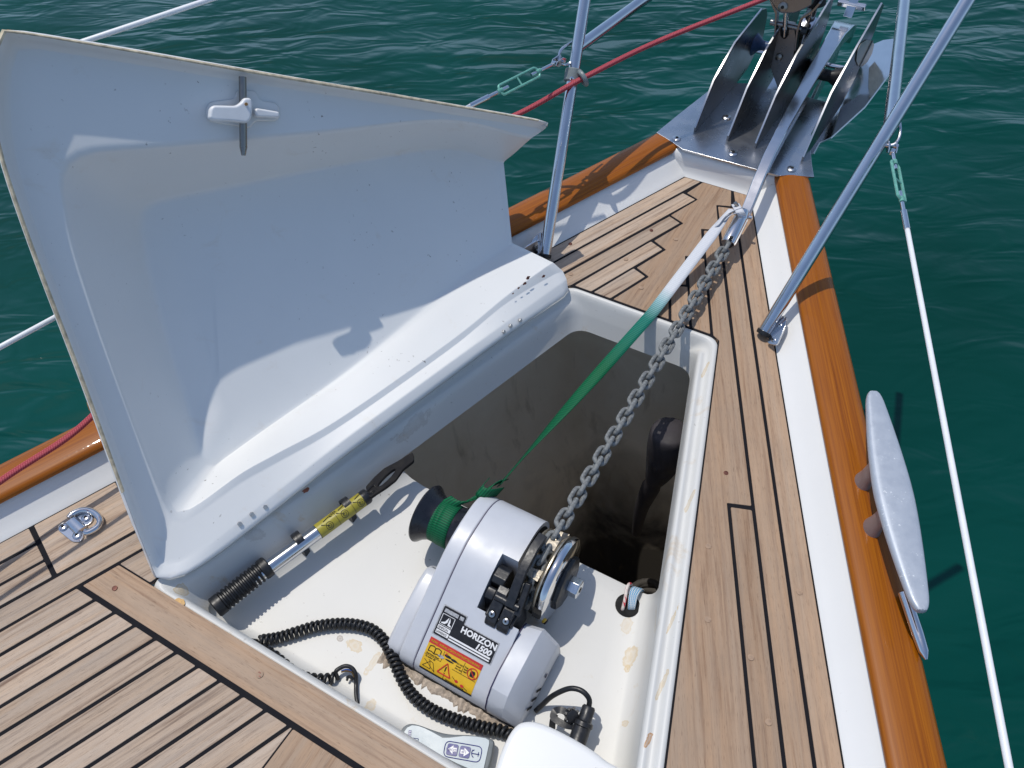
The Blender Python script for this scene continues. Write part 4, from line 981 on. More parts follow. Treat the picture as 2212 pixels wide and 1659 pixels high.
# black chain stripper and pawl
st = MB()
st.prism([V((.0475, y, z)) for y, z in ((.381, -.034), (.380, -.024), (.384, -.016), (.424, .010), (.436, .012), (.440, -.02))], (.0195, 0, 0))
st.prism([V((.0690, y, z)) for y, z in ((.381, -.034), (.380, -.024), (.384, -.016), (.408, -.001), (.420, -.001), (.426, -.02))], (.0200, 0, 0))
stp = st.build('chain_stripper', 'plastic', wl, smooth=20, bevel=.002)
MB().box((.068, .415, -.05), (.050, .05, .07)).build('stripper_foot', 'plastic', wl, bevel=.003)
ar = [V((.0775, .414, .002)), V((.0765, .436, .022)), V((.0755, .462, .040)), V((.076, .50, .050)), V((.0775, .528, .046))]
MB().sweep(ar, [(-.0075, -.006), (.0075, -.006), (.0075, .006), (-.0075, .006)], up=(0, -.4, 1)).build('pawl_arm', 'plastic', wl, bevel=.0015)
MB().sweep([V((.0925, .410, -.008)), V((.0915, .432, .008)), V((.0895, .455, .022))], [(-.005, -.010), (.005, -.010), (.005, .006), (-.005, .006)], up=(0, -.4, 1)).build('pawl_arm', 'plastic', wl, bevel=.0015)
MB().tube([V((.050, .418, .003)), V((.092, .418, .003))], .0068, 12).build('pawl_pivot', 'plastic', wl)
MB().prism([V((.0285, y, z)) for y, z in ((.438, -.05), (.438, .0), (.446, .008), (.462, .008), (.472, .0), (.472, -.05))], (.024, 0, 0)).build('guide_block', 'plastic', wl, bevel=.002)
MB().prism([V((.0285, y, z)) for y, z in ((.412, -.05), (.414, -.012), (.420, -.006), (.430, -.004), (.434, -.008), (.434, -.05))], (.016, 0, 0)).build('guide_block', 'plastic', wl, bevel=.002)
sn = V((0, -.52, .85)).normalized()
for x in (.0560, .0815):
    c = V((x, .3935, -.0095)); so_ = MB().lathe([(-.002, .0068), (.0006, .0068)], c, sn, 18).build('screw_recess', 'hole', stp); screw(stp, c+sn*.0006, sn, .0052, 'bolt', 'cap_screw')
# ---- name plate and warning sticker on the sloping front
def front_frame(y0, z0, y1, z1):                     # origin at upper edge, X = starboard, Y = up the slope
    yv = V((0, y0-y1, z0-z1)).normalized(); xv = V((1, 0, 0)); zv = xv.cross(yv)
    return xv, yv, zv
xv, yv, zv = front_frame(.385, -.026, .318, -.066)
def FP(x, t, d=0.0):
    if t >= T0-.01:                                   # print layout units -> size on the casting
        if t < T1-.0005: x, t = -.0245+(x+.0235)*1.352, .0750+(t-T0)*1.075
        else: x, t = -.0250+(x+.0230)*1.50, .1297+(t-T1)*1.375
    return FP0(x, t, d)
def FP0(x, t, d=0.0):                                  # t metres down the slope from y=.4175
    prof_ = [(.442, .006), (.415, -.008), (.385, -.026), (.350, -.047), (.318, -.066), (.300, -.077), (.289, -.086), (.284, -.097), (.2832, -.119)]
    for i in range(len(prof_)-1):
        a, b = V((0, *prof_[i])), V((0, *prof_[i+1])); l = (b-a).length
        if t <= l or i == len(prof_)-2:
            p = a.lerp(b, t/l); tv = (b-a).normalized(); nv = V((1, 0, 0)).cross(-tv); p.x = x; return p+nv*d
        t -= l
T0, T1 = .052, .1010
def FM(x, t, d):                                      # text frame at a point of the slope
    o = FP(x, t, d); tv = (FP(x, t+.0004, d)-FP(x, t-.0004, d)).normalized(); Y = -tv; X = V((1, 0, 0)); Z = X.cross(Y)
    return Matrix(((X.x, Y.x, Z.x, o.x), (X.y, Y.y, Z.y, o.y), (X.z, Y.z, Z.z, o.z), (0, 0, 0, 1)))
T0 = .052
np_ = roundpoly([FP(x, t, .0004) for x, t in ((-.0235, T0), (-.0010, T0), (.0075, T0), (.0075, T0+.0125), (.0560, T0+.0125), (.0560, T0+.0450), (-.0235, T0+.0450))], .0022, 3)
MB().prism([FP(x, t, .0002) for x, t in ((-.0250, T0-.0015), (.0085, T0-.0015), (.0085, T0+.0112), (.0572, T0+.0112), (.0572, T0+.0463), (-.0250, T0+.0463))], zv*.0003).build('name_plate_rim', 'foil', wl)
npl = MB().prism(np_, zv*.0006).build('name_plate', 'pblack', wl)
dT = .0014
text('lettering', 'HORIZON', .0138, 'pwhite', npl, FM(.0072, T0+.0238, dT), bold=.0005, sx=1.03)
text('lettering', '1500', .0128, 'pwhite', npl, FM(.0310, T0+.0348, dT), bold=.0005, font_shear=.2, sx=1.12)
def fbar(x0, x1, t0, t1, mat, nm, d=dT, par=npl): return MB().prism([FP(x, t, d) for x, t in ((x0, t0), (x1, t0), (x1, t1), (x0, t1))], zv*.0002).build(nm, mat, par, smooth=0)
fbar(-.0210, -.0020, T0+.0030, T0+.0085, 'foil', 'foil_patch'); fbar(.0002, .0055, T0+.0030, T0+.0085, 'foil', 'foil_patch')
fbar(-.0030, .0535, T0+.0365, T0+.0392, 'pwhite', 'stripe'); fbar(-.0030, .0535, T0+.0408, T0+.0430, 'pwhite', 'stripe')
for x0, x1, t0, t1 in ((-.0215, -.0040, .0110, .0117), (-.0215, -.0040, .0270, .0277), (-.0215, -.0208, .0110, .0277), (-.0047, -.0040, .0110, .0277)): fbar(x0, x1, T0+t0, T0+t1, 'pwhite', 'logo_frame')
for pl in (((-.0195, .0243), (-.0150, .0215), (-.0118, .0130), (-.0118, .0215), (-.0145, .0250), (-.0190, .0258)), ((-.0105, .0130), (-.0085, .0185), (-.0085, .0225), (-.0058, .0240), (-.0060, .0255), (-.0105, .0250))):
    MB().prism([FP(x, T0+t, dT) for x, t in pl], zv*.0002).build('sail_logo', 'pwhite', npl, smooth=0)
fbar(-.0215, -.0040, T0+.0290, T0+.0345, 'pwhite', 'name_strip'); fbar(-.0215, -.0040, T0+.0360, T0+.0420, 'pwhite', 'name_strip')
text('lettering', 'SIMPSON', .0052, 'pblack', npl, FM(-.0208, T0+.0336, dT+.0004), sx=.88); text('lettering', 'LAWRENCE', .0052, 'pblack', npl, FM(-.0210, T0+.0408, dT+.0004), sx=.72)
# warning sticker: follows the curve of the front
X0, X1 = -.0230, .0430; TL = .040
def strip(x0, x1, t0, t1, mat, nm, d=.0008, par=None, n=9):
    rows = [[FP(x0+(x1-x0)*k/3, t0+(t1-t0)*i/n, d) for k in range(4)] for i in range(n+1)]
    return MB().grid(rows).build(nm, mat, par or wl, smooth=60)
stk = strip(X0, X1, T1, T1+TL, 'pyel', 'warning_sticker', .0006)
strip(X0, X1, T1, T1+.0068, 'pred', 'red_band', .0009, stk, 3)
strip(X0, X1, T1+TL-.0026, T1+TL, 'pblack', 'black_band', .0009, stk, 2)
for k, s_ in enumerate(('WARNING', 'WARNUNG', 'ATTENTION', 'ADVERTENCIA', 'ATTENZIONE', 'VARNING')): text('lettering', s_, .0048, 'pyel', stk, FM(X0+.002+.0106*k, T1+.0047, .0013), sx=.56)
def sline(p, q, r, mat='pblack', d=.0011):
    r *= 1.4
    n = 5; return MB().tube([FP(p[0]+(q[0]-p[0])*i/n, p[1]+(q[1]-p[1])*i/n, d) for i in range(n+1)], r, 5).build('print_line', mat, stk, smooth=0)
for p, q in (((X0+.001, T1+.0205), (X0+.021, T1+.0205)), ((X0+.021, T1+.0075), (X0+.021, T1+.0205)), ((X0+.047, T1+.0075), (X0+.047, T1+.0215)), ((X0+.036, T1+.0215), (X1-.001, T1+.0215)), ((X0+.030, T1+.0300), (X0+.030, T1+TL-.003)),):
    sline(p, q, .00022)
# open book
for sx_ in (-1, 1):
    bx0 = X0+.0105
    P = [(bx0, T1+.0165), (bx0+sx_*.0035, T1+.0152), (bx0+sx_*.0075, T1+.0160), (bx0+sx_*.0070, T1+.0095), (bx0+sx_*.0032, T1+.0085), (bx0, T1+.0098), (bx0, T1+.0165)]
    for a, b in zip(P, P[1:]): sline(a, b, .0005)
text('lettering', 'Read Owners Manual', .0038, 'pblack', stk, FM(X0+.0022, T1+.0195, .0012), sx=.72); text('lettering', 'Tie anchor off!', .0038, 'pblack', stk, FM(X0+.0022, T1+.0232, .0012), sx=.85)
text('lettering', 'DO NOT\nexceed\nmax. load', .0038, 'pblack', stk, FM(X0+.0385, T1+.0135, .0012), sx=.8); text('lettering', 'Keep\nhands\nclear!', .0038, 'pblack', stk, FM(X0+.0482, T1+.0125, .0012), sx=.8)
text('lettering', 'Disconnect power when not in use!', .0033, 'pblack', stk, FM(X0+.033, T1+.0365, .0012), sx=.72)
# warning triangle
tri = [(X0+.0215, T1+.0325), (X0+.0375, T1+.0325), (X0+.0295, T1+.0185)]
for a, b in zip(tri, tri[1:]+tri[:1]): sline(a, b, .0007, 'pred')
sline((X0+.0295, T1+.0225), (X0+.0295, T1+.0280), .0007); sline((X0+.0295, T1+.0300), (X0+.0295, T1+.0306), .0007)
# no-hands ring
cx_, ct_ = X0+.0590, T1+.0148
circ = [(cx_+.0060*math.cos(a), ct_+.0060*math.sin(a)) for a in [2*math.pi*i/20 for i in range(21)]]
for a, b in zip(circ, circ[1:]): sline(a, b, .0006, 'pred')
sline((cx_-.0042, ct_-.0042), (cx_+.0042, ct_+.0042), .0006, 'pred', .0016)
MB().prism([FP(cx_+x, ct_+t, .0010) for x, t in ((-.0025, .004), (-.003, -.001), (-.0015, -.003), (.002, -.0032), (.0028, -.001), (.002, .0040))], zv*.0002).build('hand_mark', 'pblack', stk)
# dark load drawing, anchor sketch, red plug
for c0, w_, h_ in (((X0+.0265, T1+.0112), .0045, .0016), ((X0+.0345, T1+.0120), .0040, .0014), ((X0+.0300, T1+.0150), .0055, .0010)):
    MB().prism([FP(c0[0]+w_*math.cos(a), c0[1]+h_*math.sin(a), .0010) for a in [2*math.pi*i/12 for i in range(12)]], zv*.0002).build('load_mark', 'pblack', stk)
sline((X0+.0225, T1+.0080), (X0+.0255, T1+.0108), .0003, 'pred'); sline((X0+.0255, T1+.0080), (X0+.0225, T1+.0108), .0003, 'pred')
for a, b in (((.003, .0345), (.010, .0262)), ((.010, .0262), (.013, .0345)), ((.003, .0262), (.0185, .0355)), ((.003, .0345), (.013, .0345)), ((.008, .0250), (.014, .0262)), ((.014, .0262), (.0185, .0355))): sline((X0+a[0], T1+a[1]), (X0+b[0], T1+b[1]), .0003)
for a in ((.0455, .0318), (.0530, .0335)):
    MB().prism([FP(X0+a[0]+.0022*math.cos(t), T1+a[1]+.0017*math.sin(t), .0010) for t in [2*math.pi*i/10 for i in range(10)]], zv*.0002).build('plug_mark', 'pred', stk)
sline((X0+.0395, T1+.029), (X0+.0435, T1+.0315), .0003); sline((X0+.0552, T1+.0340), (X0+.0600, T1+.0355), .0003)
MB().prism([FP(X0+.0195+.004*math.cos(a), T1+.0150+.0018*math.sin(a), .0013) for a in [2*math.pi*i/12 for i in range(12)]], zv*.0002).build('scuff', 'foil', stk)
# ================================================================== anchor chain
def link_mesh():
    r = .0044; hl, wd = .0078, .0097; path = []
    for i in range(10): a = -math.pi/2+math.pi*i/9; path.append(V((hl+wd*math.cos(a), wd*math.sin(a), 0)))
    for i in range(10): a = math.pi/2+math.pi*i/9; path.append(V((-hl+wd*math.cos(a), wd*math.sin(a), 0)))
    return MB().tube(path, r, 10, closed=True)
chain = thing('anchor_chain', 'weathered galvanised anchor chain stretched from windlass to anchor swivel', 'chain', (.09, .6, 0))
cp = catmull([s1+V((0, .004, -.001)), V((.0985, 1.25, .0335)), V((.0955, 1.10, .0300)), V((.092, .90, .0240)), V((.0895, .70, .0225)), V((.088, .575, .0245))], 40)
for i in range(1, 14):
    a = math.radians(88-i*0+ i*16-6); cp.append(V((.0875, AXY-(-.0)+.058*math.cos(a), AXZ+.058*math.sin(a))))
PIT = .0241; Lc = [0]
for i in range(1, len(cp)): Lc.append(Lc[-1]+(cp[i]-cp[i-1]).length)
nlk = int(Lc[-1]/PIT); base_link = None
def at_len(s_):
    for i in range(1, len(Lc)):
        if Lc[i] >= s_: return cp[i-1].lerp(cp[i], (s_-Lc[i-1])/(Lc[i]-Lc[i-1]+1e-9))
    return cp[-1]
lmesh = None
for k in range(nlk):
    c = at_len(PIT*(k+.5)); t = (at_len(PIT*(k+1))-at_len(PIT*k)).normalized()
    up = V((0, 0, 1)); side = t.cross(up).normalized(); up = side.cross(t)
    ang = (math.radians(90) if k % 2 == 0 else 0)+math.radians(random.uniform(-7, 7)+18)
    yv_ = side*math.cos(ang)+up*math.sin(ang); zz_ = t.cross(yv_)
    if lmesh is None:
        o = link_mesh().build('link', 'gal', None, smooth=60); lmesh = o.data
    else: o = bpy.data.objects.new('link', lmesh); COL.objects.link(o)
    Mx = Matrix(((t.x, yv_.x, zz_.x, c.x), (t.y, yv_.y, zz_.y, c.y), (t.z, yv_.z, zz_.z, c.z), (0, 0, 0, 1)))
    o.parent = chain; o.matrix_parent_inverse = Matrix.Translation(chain.location).inverted(); o.matrix_basis = Mx
# ================================================================== webbing strap
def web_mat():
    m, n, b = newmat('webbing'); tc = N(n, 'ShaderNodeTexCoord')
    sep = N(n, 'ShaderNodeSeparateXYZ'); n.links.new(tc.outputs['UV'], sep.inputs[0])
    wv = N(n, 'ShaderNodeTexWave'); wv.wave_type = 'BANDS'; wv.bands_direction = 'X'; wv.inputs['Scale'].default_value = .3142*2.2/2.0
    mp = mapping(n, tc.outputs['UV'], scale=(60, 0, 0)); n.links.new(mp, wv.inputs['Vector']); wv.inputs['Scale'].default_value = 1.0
    grad = ramp(n, sep.outputs['X'], [(0.0, (0.66, 0.67, 0.70)), (0.300, (0.66, 0.68, 0.71)), (0.345, (0.30, 0.52, 0.55)), (0.41, (0.015, 0.25, 0.19)), (0.60, (0.004, 0.165, 0.060)), (1.0, (0.003, 0.12, 0.045))])  # colour runs from white at the anchor to green at the drum
    c = mixc(n, wv.outputs['Fac'], mixc(n, 0.72, grad, (0, 0.02, 0.015)), grad)
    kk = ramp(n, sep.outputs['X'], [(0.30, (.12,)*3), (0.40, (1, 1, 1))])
    c2 = mixc(n, kk, grad, c)
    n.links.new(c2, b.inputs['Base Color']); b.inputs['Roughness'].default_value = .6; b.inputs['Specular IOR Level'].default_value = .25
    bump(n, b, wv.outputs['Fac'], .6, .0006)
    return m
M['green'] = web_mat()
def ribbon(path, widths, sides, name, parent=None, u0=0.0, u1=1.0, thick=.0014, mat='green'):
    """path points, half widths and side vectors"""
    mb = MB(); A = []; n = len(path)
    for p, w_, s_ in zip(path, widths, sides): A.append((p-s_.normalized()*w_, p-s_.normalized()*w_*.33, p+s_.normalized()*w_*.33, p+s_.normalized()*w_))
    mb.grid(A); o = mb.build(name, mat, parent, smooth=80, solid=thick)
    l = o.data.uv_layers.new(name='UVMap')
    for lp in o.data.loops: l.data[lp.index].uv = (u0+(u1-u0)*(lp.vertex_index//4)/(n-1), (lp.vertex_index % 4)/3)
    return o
strap = thing('webbing_strap', 'white-to-green webbing strap tied between anchor swivel and windlass drum', 'strap', (0, 1.0, 0))
k0 = V((.092, 1.405, .076))
sp_ = [PZ(1580, 452, .072), PZ(1408, 678, .006), PZ(1128, 992, -.002), PZ(1078, 1050, -.004)]
pth = resample(sp_, 90)
for _ in range(3): pth = [pth[0]]+[(pth[i-1]+pth[i]*2+pth[i+1])/4 for i in range(1, 89)]+[pth[-1]]
sides = []; wd_ = []
for i, p in enumerate(pth):
    t = (pth[min(i+1, 89)]-pth[max(i-1, 0)]).normalized(); f = i/89
    hs = t.cross(V((0, 0, 1))).normalized(); upv = hs.cross(t)
    ang = 0
    vw = V((-.33, .53, -.78)); vw = (vw-t*vw.dot(t)).normalized()
    if vw.dot(hs) < 0: vw = -vw
    kk_ = 0 if f < .58 else min(1, (f-.58)/.34)**1.2
    if f < .08: ang = math.radians(-25)*(1-f/.08)
    sd_ = (hs*math.cos(ang)+upv*math.sin(ang)); sides.append((sd_*(1-kk_)+vw*kk_).normalized()); wd_.append(.0125 if f > .1 else .007+.055*f)
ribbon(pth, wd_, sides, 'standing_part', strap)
# knot at the drum and turns round it
kn = [PZ(1085, 1040, -.004), PZ(1062, 1048, .004), PZ(1040, 1066, .006), PZ(1020, 1080, .002), PZ(985, 1090, -.001), PZ(962, 1078, -.004)]
kp_ = resample(catmull(kn, 8), 24)
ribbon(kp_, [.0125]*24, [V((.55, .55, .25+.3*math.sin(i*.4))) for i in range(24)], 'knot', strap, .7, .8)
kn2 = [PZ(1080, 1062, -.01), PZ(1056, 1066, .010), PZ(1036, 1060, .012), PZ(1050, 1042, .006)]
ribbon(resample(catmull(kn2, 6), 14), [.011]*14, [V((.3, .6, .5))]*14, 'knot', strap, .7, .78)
for x0, ph, sl2, w_ in ((-.1130, 25, .016, .0125), (-.1010, 10, .024, .0125), (-.094, 40, .010, .0120)):
    P, S_, = [], []
    for i in range(49):
        f = i/48; a = math.radians(ph+330*f); rr = .0398+.0004*(x0 > -.105)+(.0006 if w_ < .0125 else 0)
        P.append(V((x0+sl2*(f-.5), AXY+rr*math.cos(a), AXZ+rr*math.sin(a)))); S_.append(V((1, 0, 0)))
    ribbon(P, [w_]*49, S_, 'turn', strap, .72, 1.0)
# bow-end knot
for pts_, sd_ in (((PZ(1545, 490, .062), PZ(1560, 470, .072), PZ(1578, 458, .078), PZ(1596, 452, .080)), V((.5, .3, .5))), ((PZ(1562, 478, .064), PZ(1575, 466, .074), PZ(1590, 460, .078), PZ(1604, 462, .070)), V((.3, -.5, .6))), ((PZ(1588, 440, .075), PZ(1594, 450, .082), PZ(1600, 460, .082), PZ(1606, 474, .060)), V((1, .6, .2)))):
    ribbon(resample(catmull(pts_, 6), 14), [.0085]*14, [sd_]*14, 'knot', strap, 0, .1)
# ================================================================== emergency handle clipped to the port side
hd = thing('crank_bar', 'steel windlass handle with ribbed black grip and yellow sticker, clipped inside locker', 'handle', tuple(PZ(650, 1170, -.06)))
ZH = -.062
q3 = lambda x, y: (427.9+x*.23148, 954.6+y*.23148)
h0, h1 = PZ(*q3(150, 1555), ZH), PZ(*q3(660, 1150), ZH); hx_ = (h1-h0).normalized(); Lg = (h1-h0).length
pr = [(0, .0165), (.002, .0190), (.016, .0190)]
s_ = .016
while s_ < Lg-.016: pr += [(s_, .0160), (s_+.0018, .0190), (s_+.0042, .0190), (s_+.006, .0160)]; s_ += .0078
pr += [(Lg-.012, .0196), (Lg-.002, .0196), (Lg, .0170)]
MB().lathe(pr, h0, hx_, 28).build('grip', 'rubber', hd, smooth=40)
h2 = PZ(*q3(1575, 505), ZH+.003)
MB().tube([h0+hx_*.03, h2], .0134, 24).build('tube', 'inox', hd, smooth=50)
ha = (h2-h0-hx_*.03).normalized(); hb = h0+hx_*.03
a_, b_ = PZ(*q3(1110, 830), ZH+.0015), PZ(*q3(1530, 520), ZH+.003)
a_ = hb+ha*(a_-hb).dot(ha); b_ = hb+ha*(b_-hb).dot(ha)
MB().tube([a_, b_], .0143, 24, cap=False).build('sticker', 'oyel', hd, smooth=50)
hv = (b_-a_).normalized(); hs_ = hv.cross(V((0, 0, 1))).normalized(); hu = hs_.cross(hv)
def onst(s__, a): return a_+hv*s__+(hs_*math.cos(a)+hu*math.sin(a))*.01445
for s__, a, r_ in ((.022, .75, .0065), (.055, .85, .0065), (.090, .75, .0065), (.118, .75, .0055)):
    for rr in (r_, r_*.5):
        MB().tube([onst(s__+rr*math.cos(t), a+rr*math.sin(t)/.0122) for t in [2*math.pi*i/14 for i in range(14)]], .0005, 5, closed=True).build('print_ring', 'pblack', hd)
    MB().tube([onst(s__, a), onst(s__-.012, a+.7)], .0009, 5).build('print_lever', 'pblack', hd); MB().tube([onst(s__-.006, a+.9), onst(s__+.006, a+1.1), onst(s__+.012, a+.9)], .0009, 5).build('print_arrow', 'pblack', hd)
for s__ in (.0, .040, .074, .104, .128): MB().tube([onst(s__, a) for a in [-.6+.25*i for i in range(12)]], .0004, 5).build('print_band', 'pblack', hd)
o_ = onst(.03, 1.75); Xv = hv; Zv = (hs_*math.cos(1.75)+hu*math.sin(1.75)); Yv = Zv.cross(Xv)
text('lettering', 'VEER', .007, 'pblack', hd, Matrix(((Xv.x, Yv.x, Zv.x, o_.x), (Xv.y, Yv.y, Zv.y, o_.y), (Xv.z, Yv.z, Zv.z, o_.z), (0, 0, 0, 1))))
MB().lathe([(-.002, .0145), (.008, .0150), (.012, .013)], b_, hv, 20).build('collar', 'plastic', hd)
ZW = ZH+.006
wr = [PZ(*q3(x, y), ZW) for x, y in ((1590, 520), (1570, 440), (1650, 350), (1745, 265), (1860, 205), (2000, 120), (2015, 130), (2018, 195), (1920, 270), (1850, 370), (1760, 440), (1650, 510), (1615, 540))]
bm = bmesh.new()
hole_ = [PZ(*q3(1765+82*math.cos(t)*.95-.55*60*math.sin(t), 355+58*math.sin(t)*1.0-60*math.cos(t)), ZW) for t in [2*math.pi*i/20 for i in range(20)]]
wr = roundpoly(wr, .004, 3)
ev = []
for P in (wr, hole_):
    vs_ = [bm.verts.new(p) for p in P]; ev += [bm.edges.new((vs_[i-1], vs_[i])) for i in range(len(vs_))]
r_ = bmesh.ops.triangle_fill(bm, use_beauty=True, use_dissolve=False, edges=ev)
ex = bmesh.ops.extrude_face_region(bm, geom=list(bm.faces)); bmesh.ops.translate(bm, vec=(0, 0, .008), verts=[v for v in ex['geom'] if isinstance(v, bmesh.types.BMVert)])
bmesh.ops.recalc_face_normals(bm, faces=bm.faces); me = bpy.data.meshes.new('wrench_head'); bm.to_mesh(me); bm.free(); me.materials.append(M['wrench'])
o = bpy.data.objects.new('wrench_head', me); COL.objects.link(o); setp(o, hd)
for (x, y), (x2, y2) in (((935, 870), (1005, 1000)), ((1385, 550), (1455, 675))):
    c = PZ(*q3(x+12, y+55), ZH+.001); 
    arc = [c+(hs_*math.cos(t)+hu*math.sin(t))*.0166 for t in [-.4+.42*i for i in range(10)]]
    MB().sweep(arc, [(-.0075, -.0016), (.0075, -.0016), (.0075, .0016), (-.0075, .0016)], up=lambda i, c=c, arc=arc: (arc[i]-c)).build('clip', 'plastic', hd, smooth=30)
    MB().box(c-hu*.028, (.012, .012, .036)).build('clip_foot', 'plastic', hd)
# ================================================================== remote control with coiled cable
ZR = -.112
rc = thing('remote_control', 'grey wired hand remote with blue arrow buttons, lying on the locker floor', 'remote control', tuple(PZ(1000, 1610, ZR)))
q2 = lambda x, y: (844.8+x*.1240, 1536.1+y*.1240)
outl = [(70, 640), (95, 520), (140, 340), (200, 250), (290, 200), (400, 203), (520, 238), (680, 300), (900, 368), (1100, 394), (1350, 396), (1560, 420), (1740, 460), (1800, 500), (1806, 560), (1760, 790), (1700, 1050), (1620, 1120), (1450, 1075), (1200, 985), (1000, 915), (850, 878), (590, 850), (350, 850), (130, 830), (70, 760)]
ol = [PZ(*q2(x, y), ZR+.020) for x, y in outl]
cR = sum(ol, V((0, 0, 0)))/len(ol)
def off(P, d): return [p+(cR-p).normalized()*d for p in P]
mb = MB(); mb.rings([[p+V((0, 0, -.026)) for p in off(ol, .006)], [p+V((0, 0, -.018)) for p in ol], [p+V((0, 0, -.006)) for p in ol], [p+V((0, 0, -.0015)) for p in off(ol, .002)], [p for p in off(ol, .006)]])
mb.build('rubber_body', 'grey', rc, smooth=45, sub=1)
pn = MB().prism([p+V((0, 0, .0002)) for p in off(ol, .0085)], (0, 0, .0010)).build('front_panel', 'panel', rc, smooth=30)
Xr = (PZ(*q2(1560, 640), ZR+.022)-PZ(*q2(960, 530), ZR+.022)).normalized(); Yr = V((0, 0, 1)).cross(Xr); ZS = ZR+.0216
def RP(x, y, d=0.0): p = PZ(*q2(x, y), ZS+d); return p
def rpoly(pts, mat, nm, d=0.0, rad=0, h=.0003):
    P = [RP(x, y, d) for x, y in pts]; P = roundpoly(P, rad, 4) if rad else P; return MB().prism(P, (0, 0, h)).build(nm, mat, pn, smooth=0)
fr = roundpoly([RP(x, y) for x, y in ((955, 515), (1595, 625), (1540, 900), (905, 785))], .008, 5)
MB().tube(fr, .0007, 6, closed=True).build('frame_print', 'blue', pn)
rpoly(((995, 560), (1180, 590), (1140, 790), (950, 755)), 'blue', 'button', 0, .003, .0012); rpoly(((1215, 600), (1395, 632), (1355, 830), (1170, 795)), 'blue', 'button', 0, .003, .0012)
rpoly(((990, 655), (1092, 600), (1085, 635), (1148, 645), (1135, 715), (1075, 705), (1068, 752)), 'pwhite', 'arrow', .0013)
rpoly(((1362, 728), (1260, 790), (1266, 748), (1205, 738), (1216, 668), (1278, 678), (1282, 640)), 'pwhite', 'arrow', .0013)
def rtext(s, x, y, size, mat, rot, d=.0018, sx=1.0):
    o_ = RP(x, y, d); X_ = Xr*math.cos(rot)+Yr*math.sin(rot); Y_ = V((0, 0, 1)).cross(X_)
    text('lettering', s, size, mat, pn, Matrix(((X_.x, Y_.x, 0, o_.x), (X_.y, Y_.y, 0, o_.y), (X_.z, Y_.z, 1, o_.z), (0, 0, 0, 1))), sx=sx)
rtext('DOWN', 1136, 665, .0055, 'blue', math.pi, sx=.85); rtext('UP', 1312, 690, .006, 'blue', math.pi)
def rl(a, b, r=.0005): MB().tube([RP(*a, .0004), RP(*b, .0004)], r, 5).build('anchor_symbol', 'blue', pn)
rl((1405, 735), (1535, 758), .0006); rl((1525, 715), (1512, 792)); 
ac = [RP(1450-48*math.cos(t), 738+70*math.sin(t), .0004) for t in [-1.2+.2*i for i in range(13)]]; MB().tube(ac, .0006, 5).build('anchor_symbol', 'blue', pn)
rl((1450, 672), (1432, 692)); rl((1428, 804), (1412, 790))
rpoly(((310, 330), (358, 338), (290, 660), (236, 640)), 'blue', 'name_bar', 0)
rtext('LEWMAR', 318, 345, .0062, 'pwhite', -math.pi/2-.02, .0006, sx=.95)
for a, b in (((345, 462), (476, 482)), ((476, 482), (432, 652)), ((432, 652), (298, 628)), ((298, 628), (345, 462))): rl(a, b, .0004)
rpoly(((345, 478), (375, 520), (440, 560), (385, 560), (350, 505)), 'blue', 'sail_logo'); rpoly(((438, 575), (330, 570), (318, 615), (345, 605), (345, 585)), 'blue', 'sail_logo')
rl((345, 478), (352, 530), .0008)
# coil
def coil(path, R_, r_, pitch, name, parent, z=None):
    P = resample(catmull(path, 12), 400); Ls = sum((P[i]-P[i-1]).length for i in range(1, 400)); turns = Ls/pitch; n = int(turns*14)
    Q = resample(P, n); out = []
    for i, p in enumerate(Q):
        t = (Q[min(i+1, n-1)]-Q[max(i-1, 0)]).normalized(); sd = t.cross(V((0, 0, 1))).normalized(); up = sd.cross(t); a = 2*math.pi*i/14
        out.append(p+(sd*math.cos(a)+up*math.sin(a))*R_)
    return MB().tube(out, r_, 8).build(name, 'rubber', parent, smooth=70), out
f4 = lambda x, y: (493.8+x*.16532, 1289.2+y*.16532)
ZK = ZP+.011
cpx = [(1120, 1600), (1085, 1580), (1045, 1572), (985, 1555), (930, 1532), (890, 1500), (866, 1462), (848, 1420), (832, 1388), (806, 1362), (770, 1350), (725, 1348), (680, 1354), (640, 1366), (600, 1378), (560, 1384)]
_, out1 = coil([PZ(u, v, ZK) for u, v in cpx], .0076, .0033, .0084, 'coiled_cable', rc)
cpx2 = [(546, 1383), (548, 1392), (566, 1402), (590, 1416), (612, 1434), (634, 1452), (660, 1464), (690, 1468), (715, 1466), (728, 1462)]
_, out2 = coil([PZ(u, v, ZK) for u, v in cpx2], .0072, .0033, .0118, 'coiled_cable', rc)
tl = [out2[-1], PZ(*f4(1400, 985), ZK+.006), PZ(*f4(1450, 935), ZK+.008), PZ(*f4(1530, 905), ZK+.010), PZ(*f4(1610, 930), ZK+.008), PZ(*f4(1660, 1010), ZK+.004), PZ(*f4(1665, 1130), ZP+.006), PZ(*f4(1668, 1290), ZP+.006), PZ(*f4(1700, 1440), ZP+.006), PZ(*f4(1760, 1570), ZP+.006), PZ(*f4(1860, 1680), ZP+.006), PZ(*f4(1960, 1760), ZP+.006)]
MB().tube(catmull(tl, 8), .0036, 10).build('straight_cable', 'rubber', rc, smooth=60)
M['wblue'] = plain('wire_blue', (0.02, 0.07, 0.28), .4); M['wbrown'] = plain('wire_brown', (0.10, 0.06, 0.015), .4)
for k, mt in enumerate(('wblue', 'wbrown')):
    MB().tube(catmull([PZ(*f4(1475, 968+14*k), ZK+.006), PZ(*f4(1540, 950+20*k), ZK+.0085), PZ(*f4(1610, 975+12*k), ZK+.006), PZ(*f4(1640, 1040+10*k), ZK+.003)], 6), .0014, 8).build('bare_wire', mt, rc)
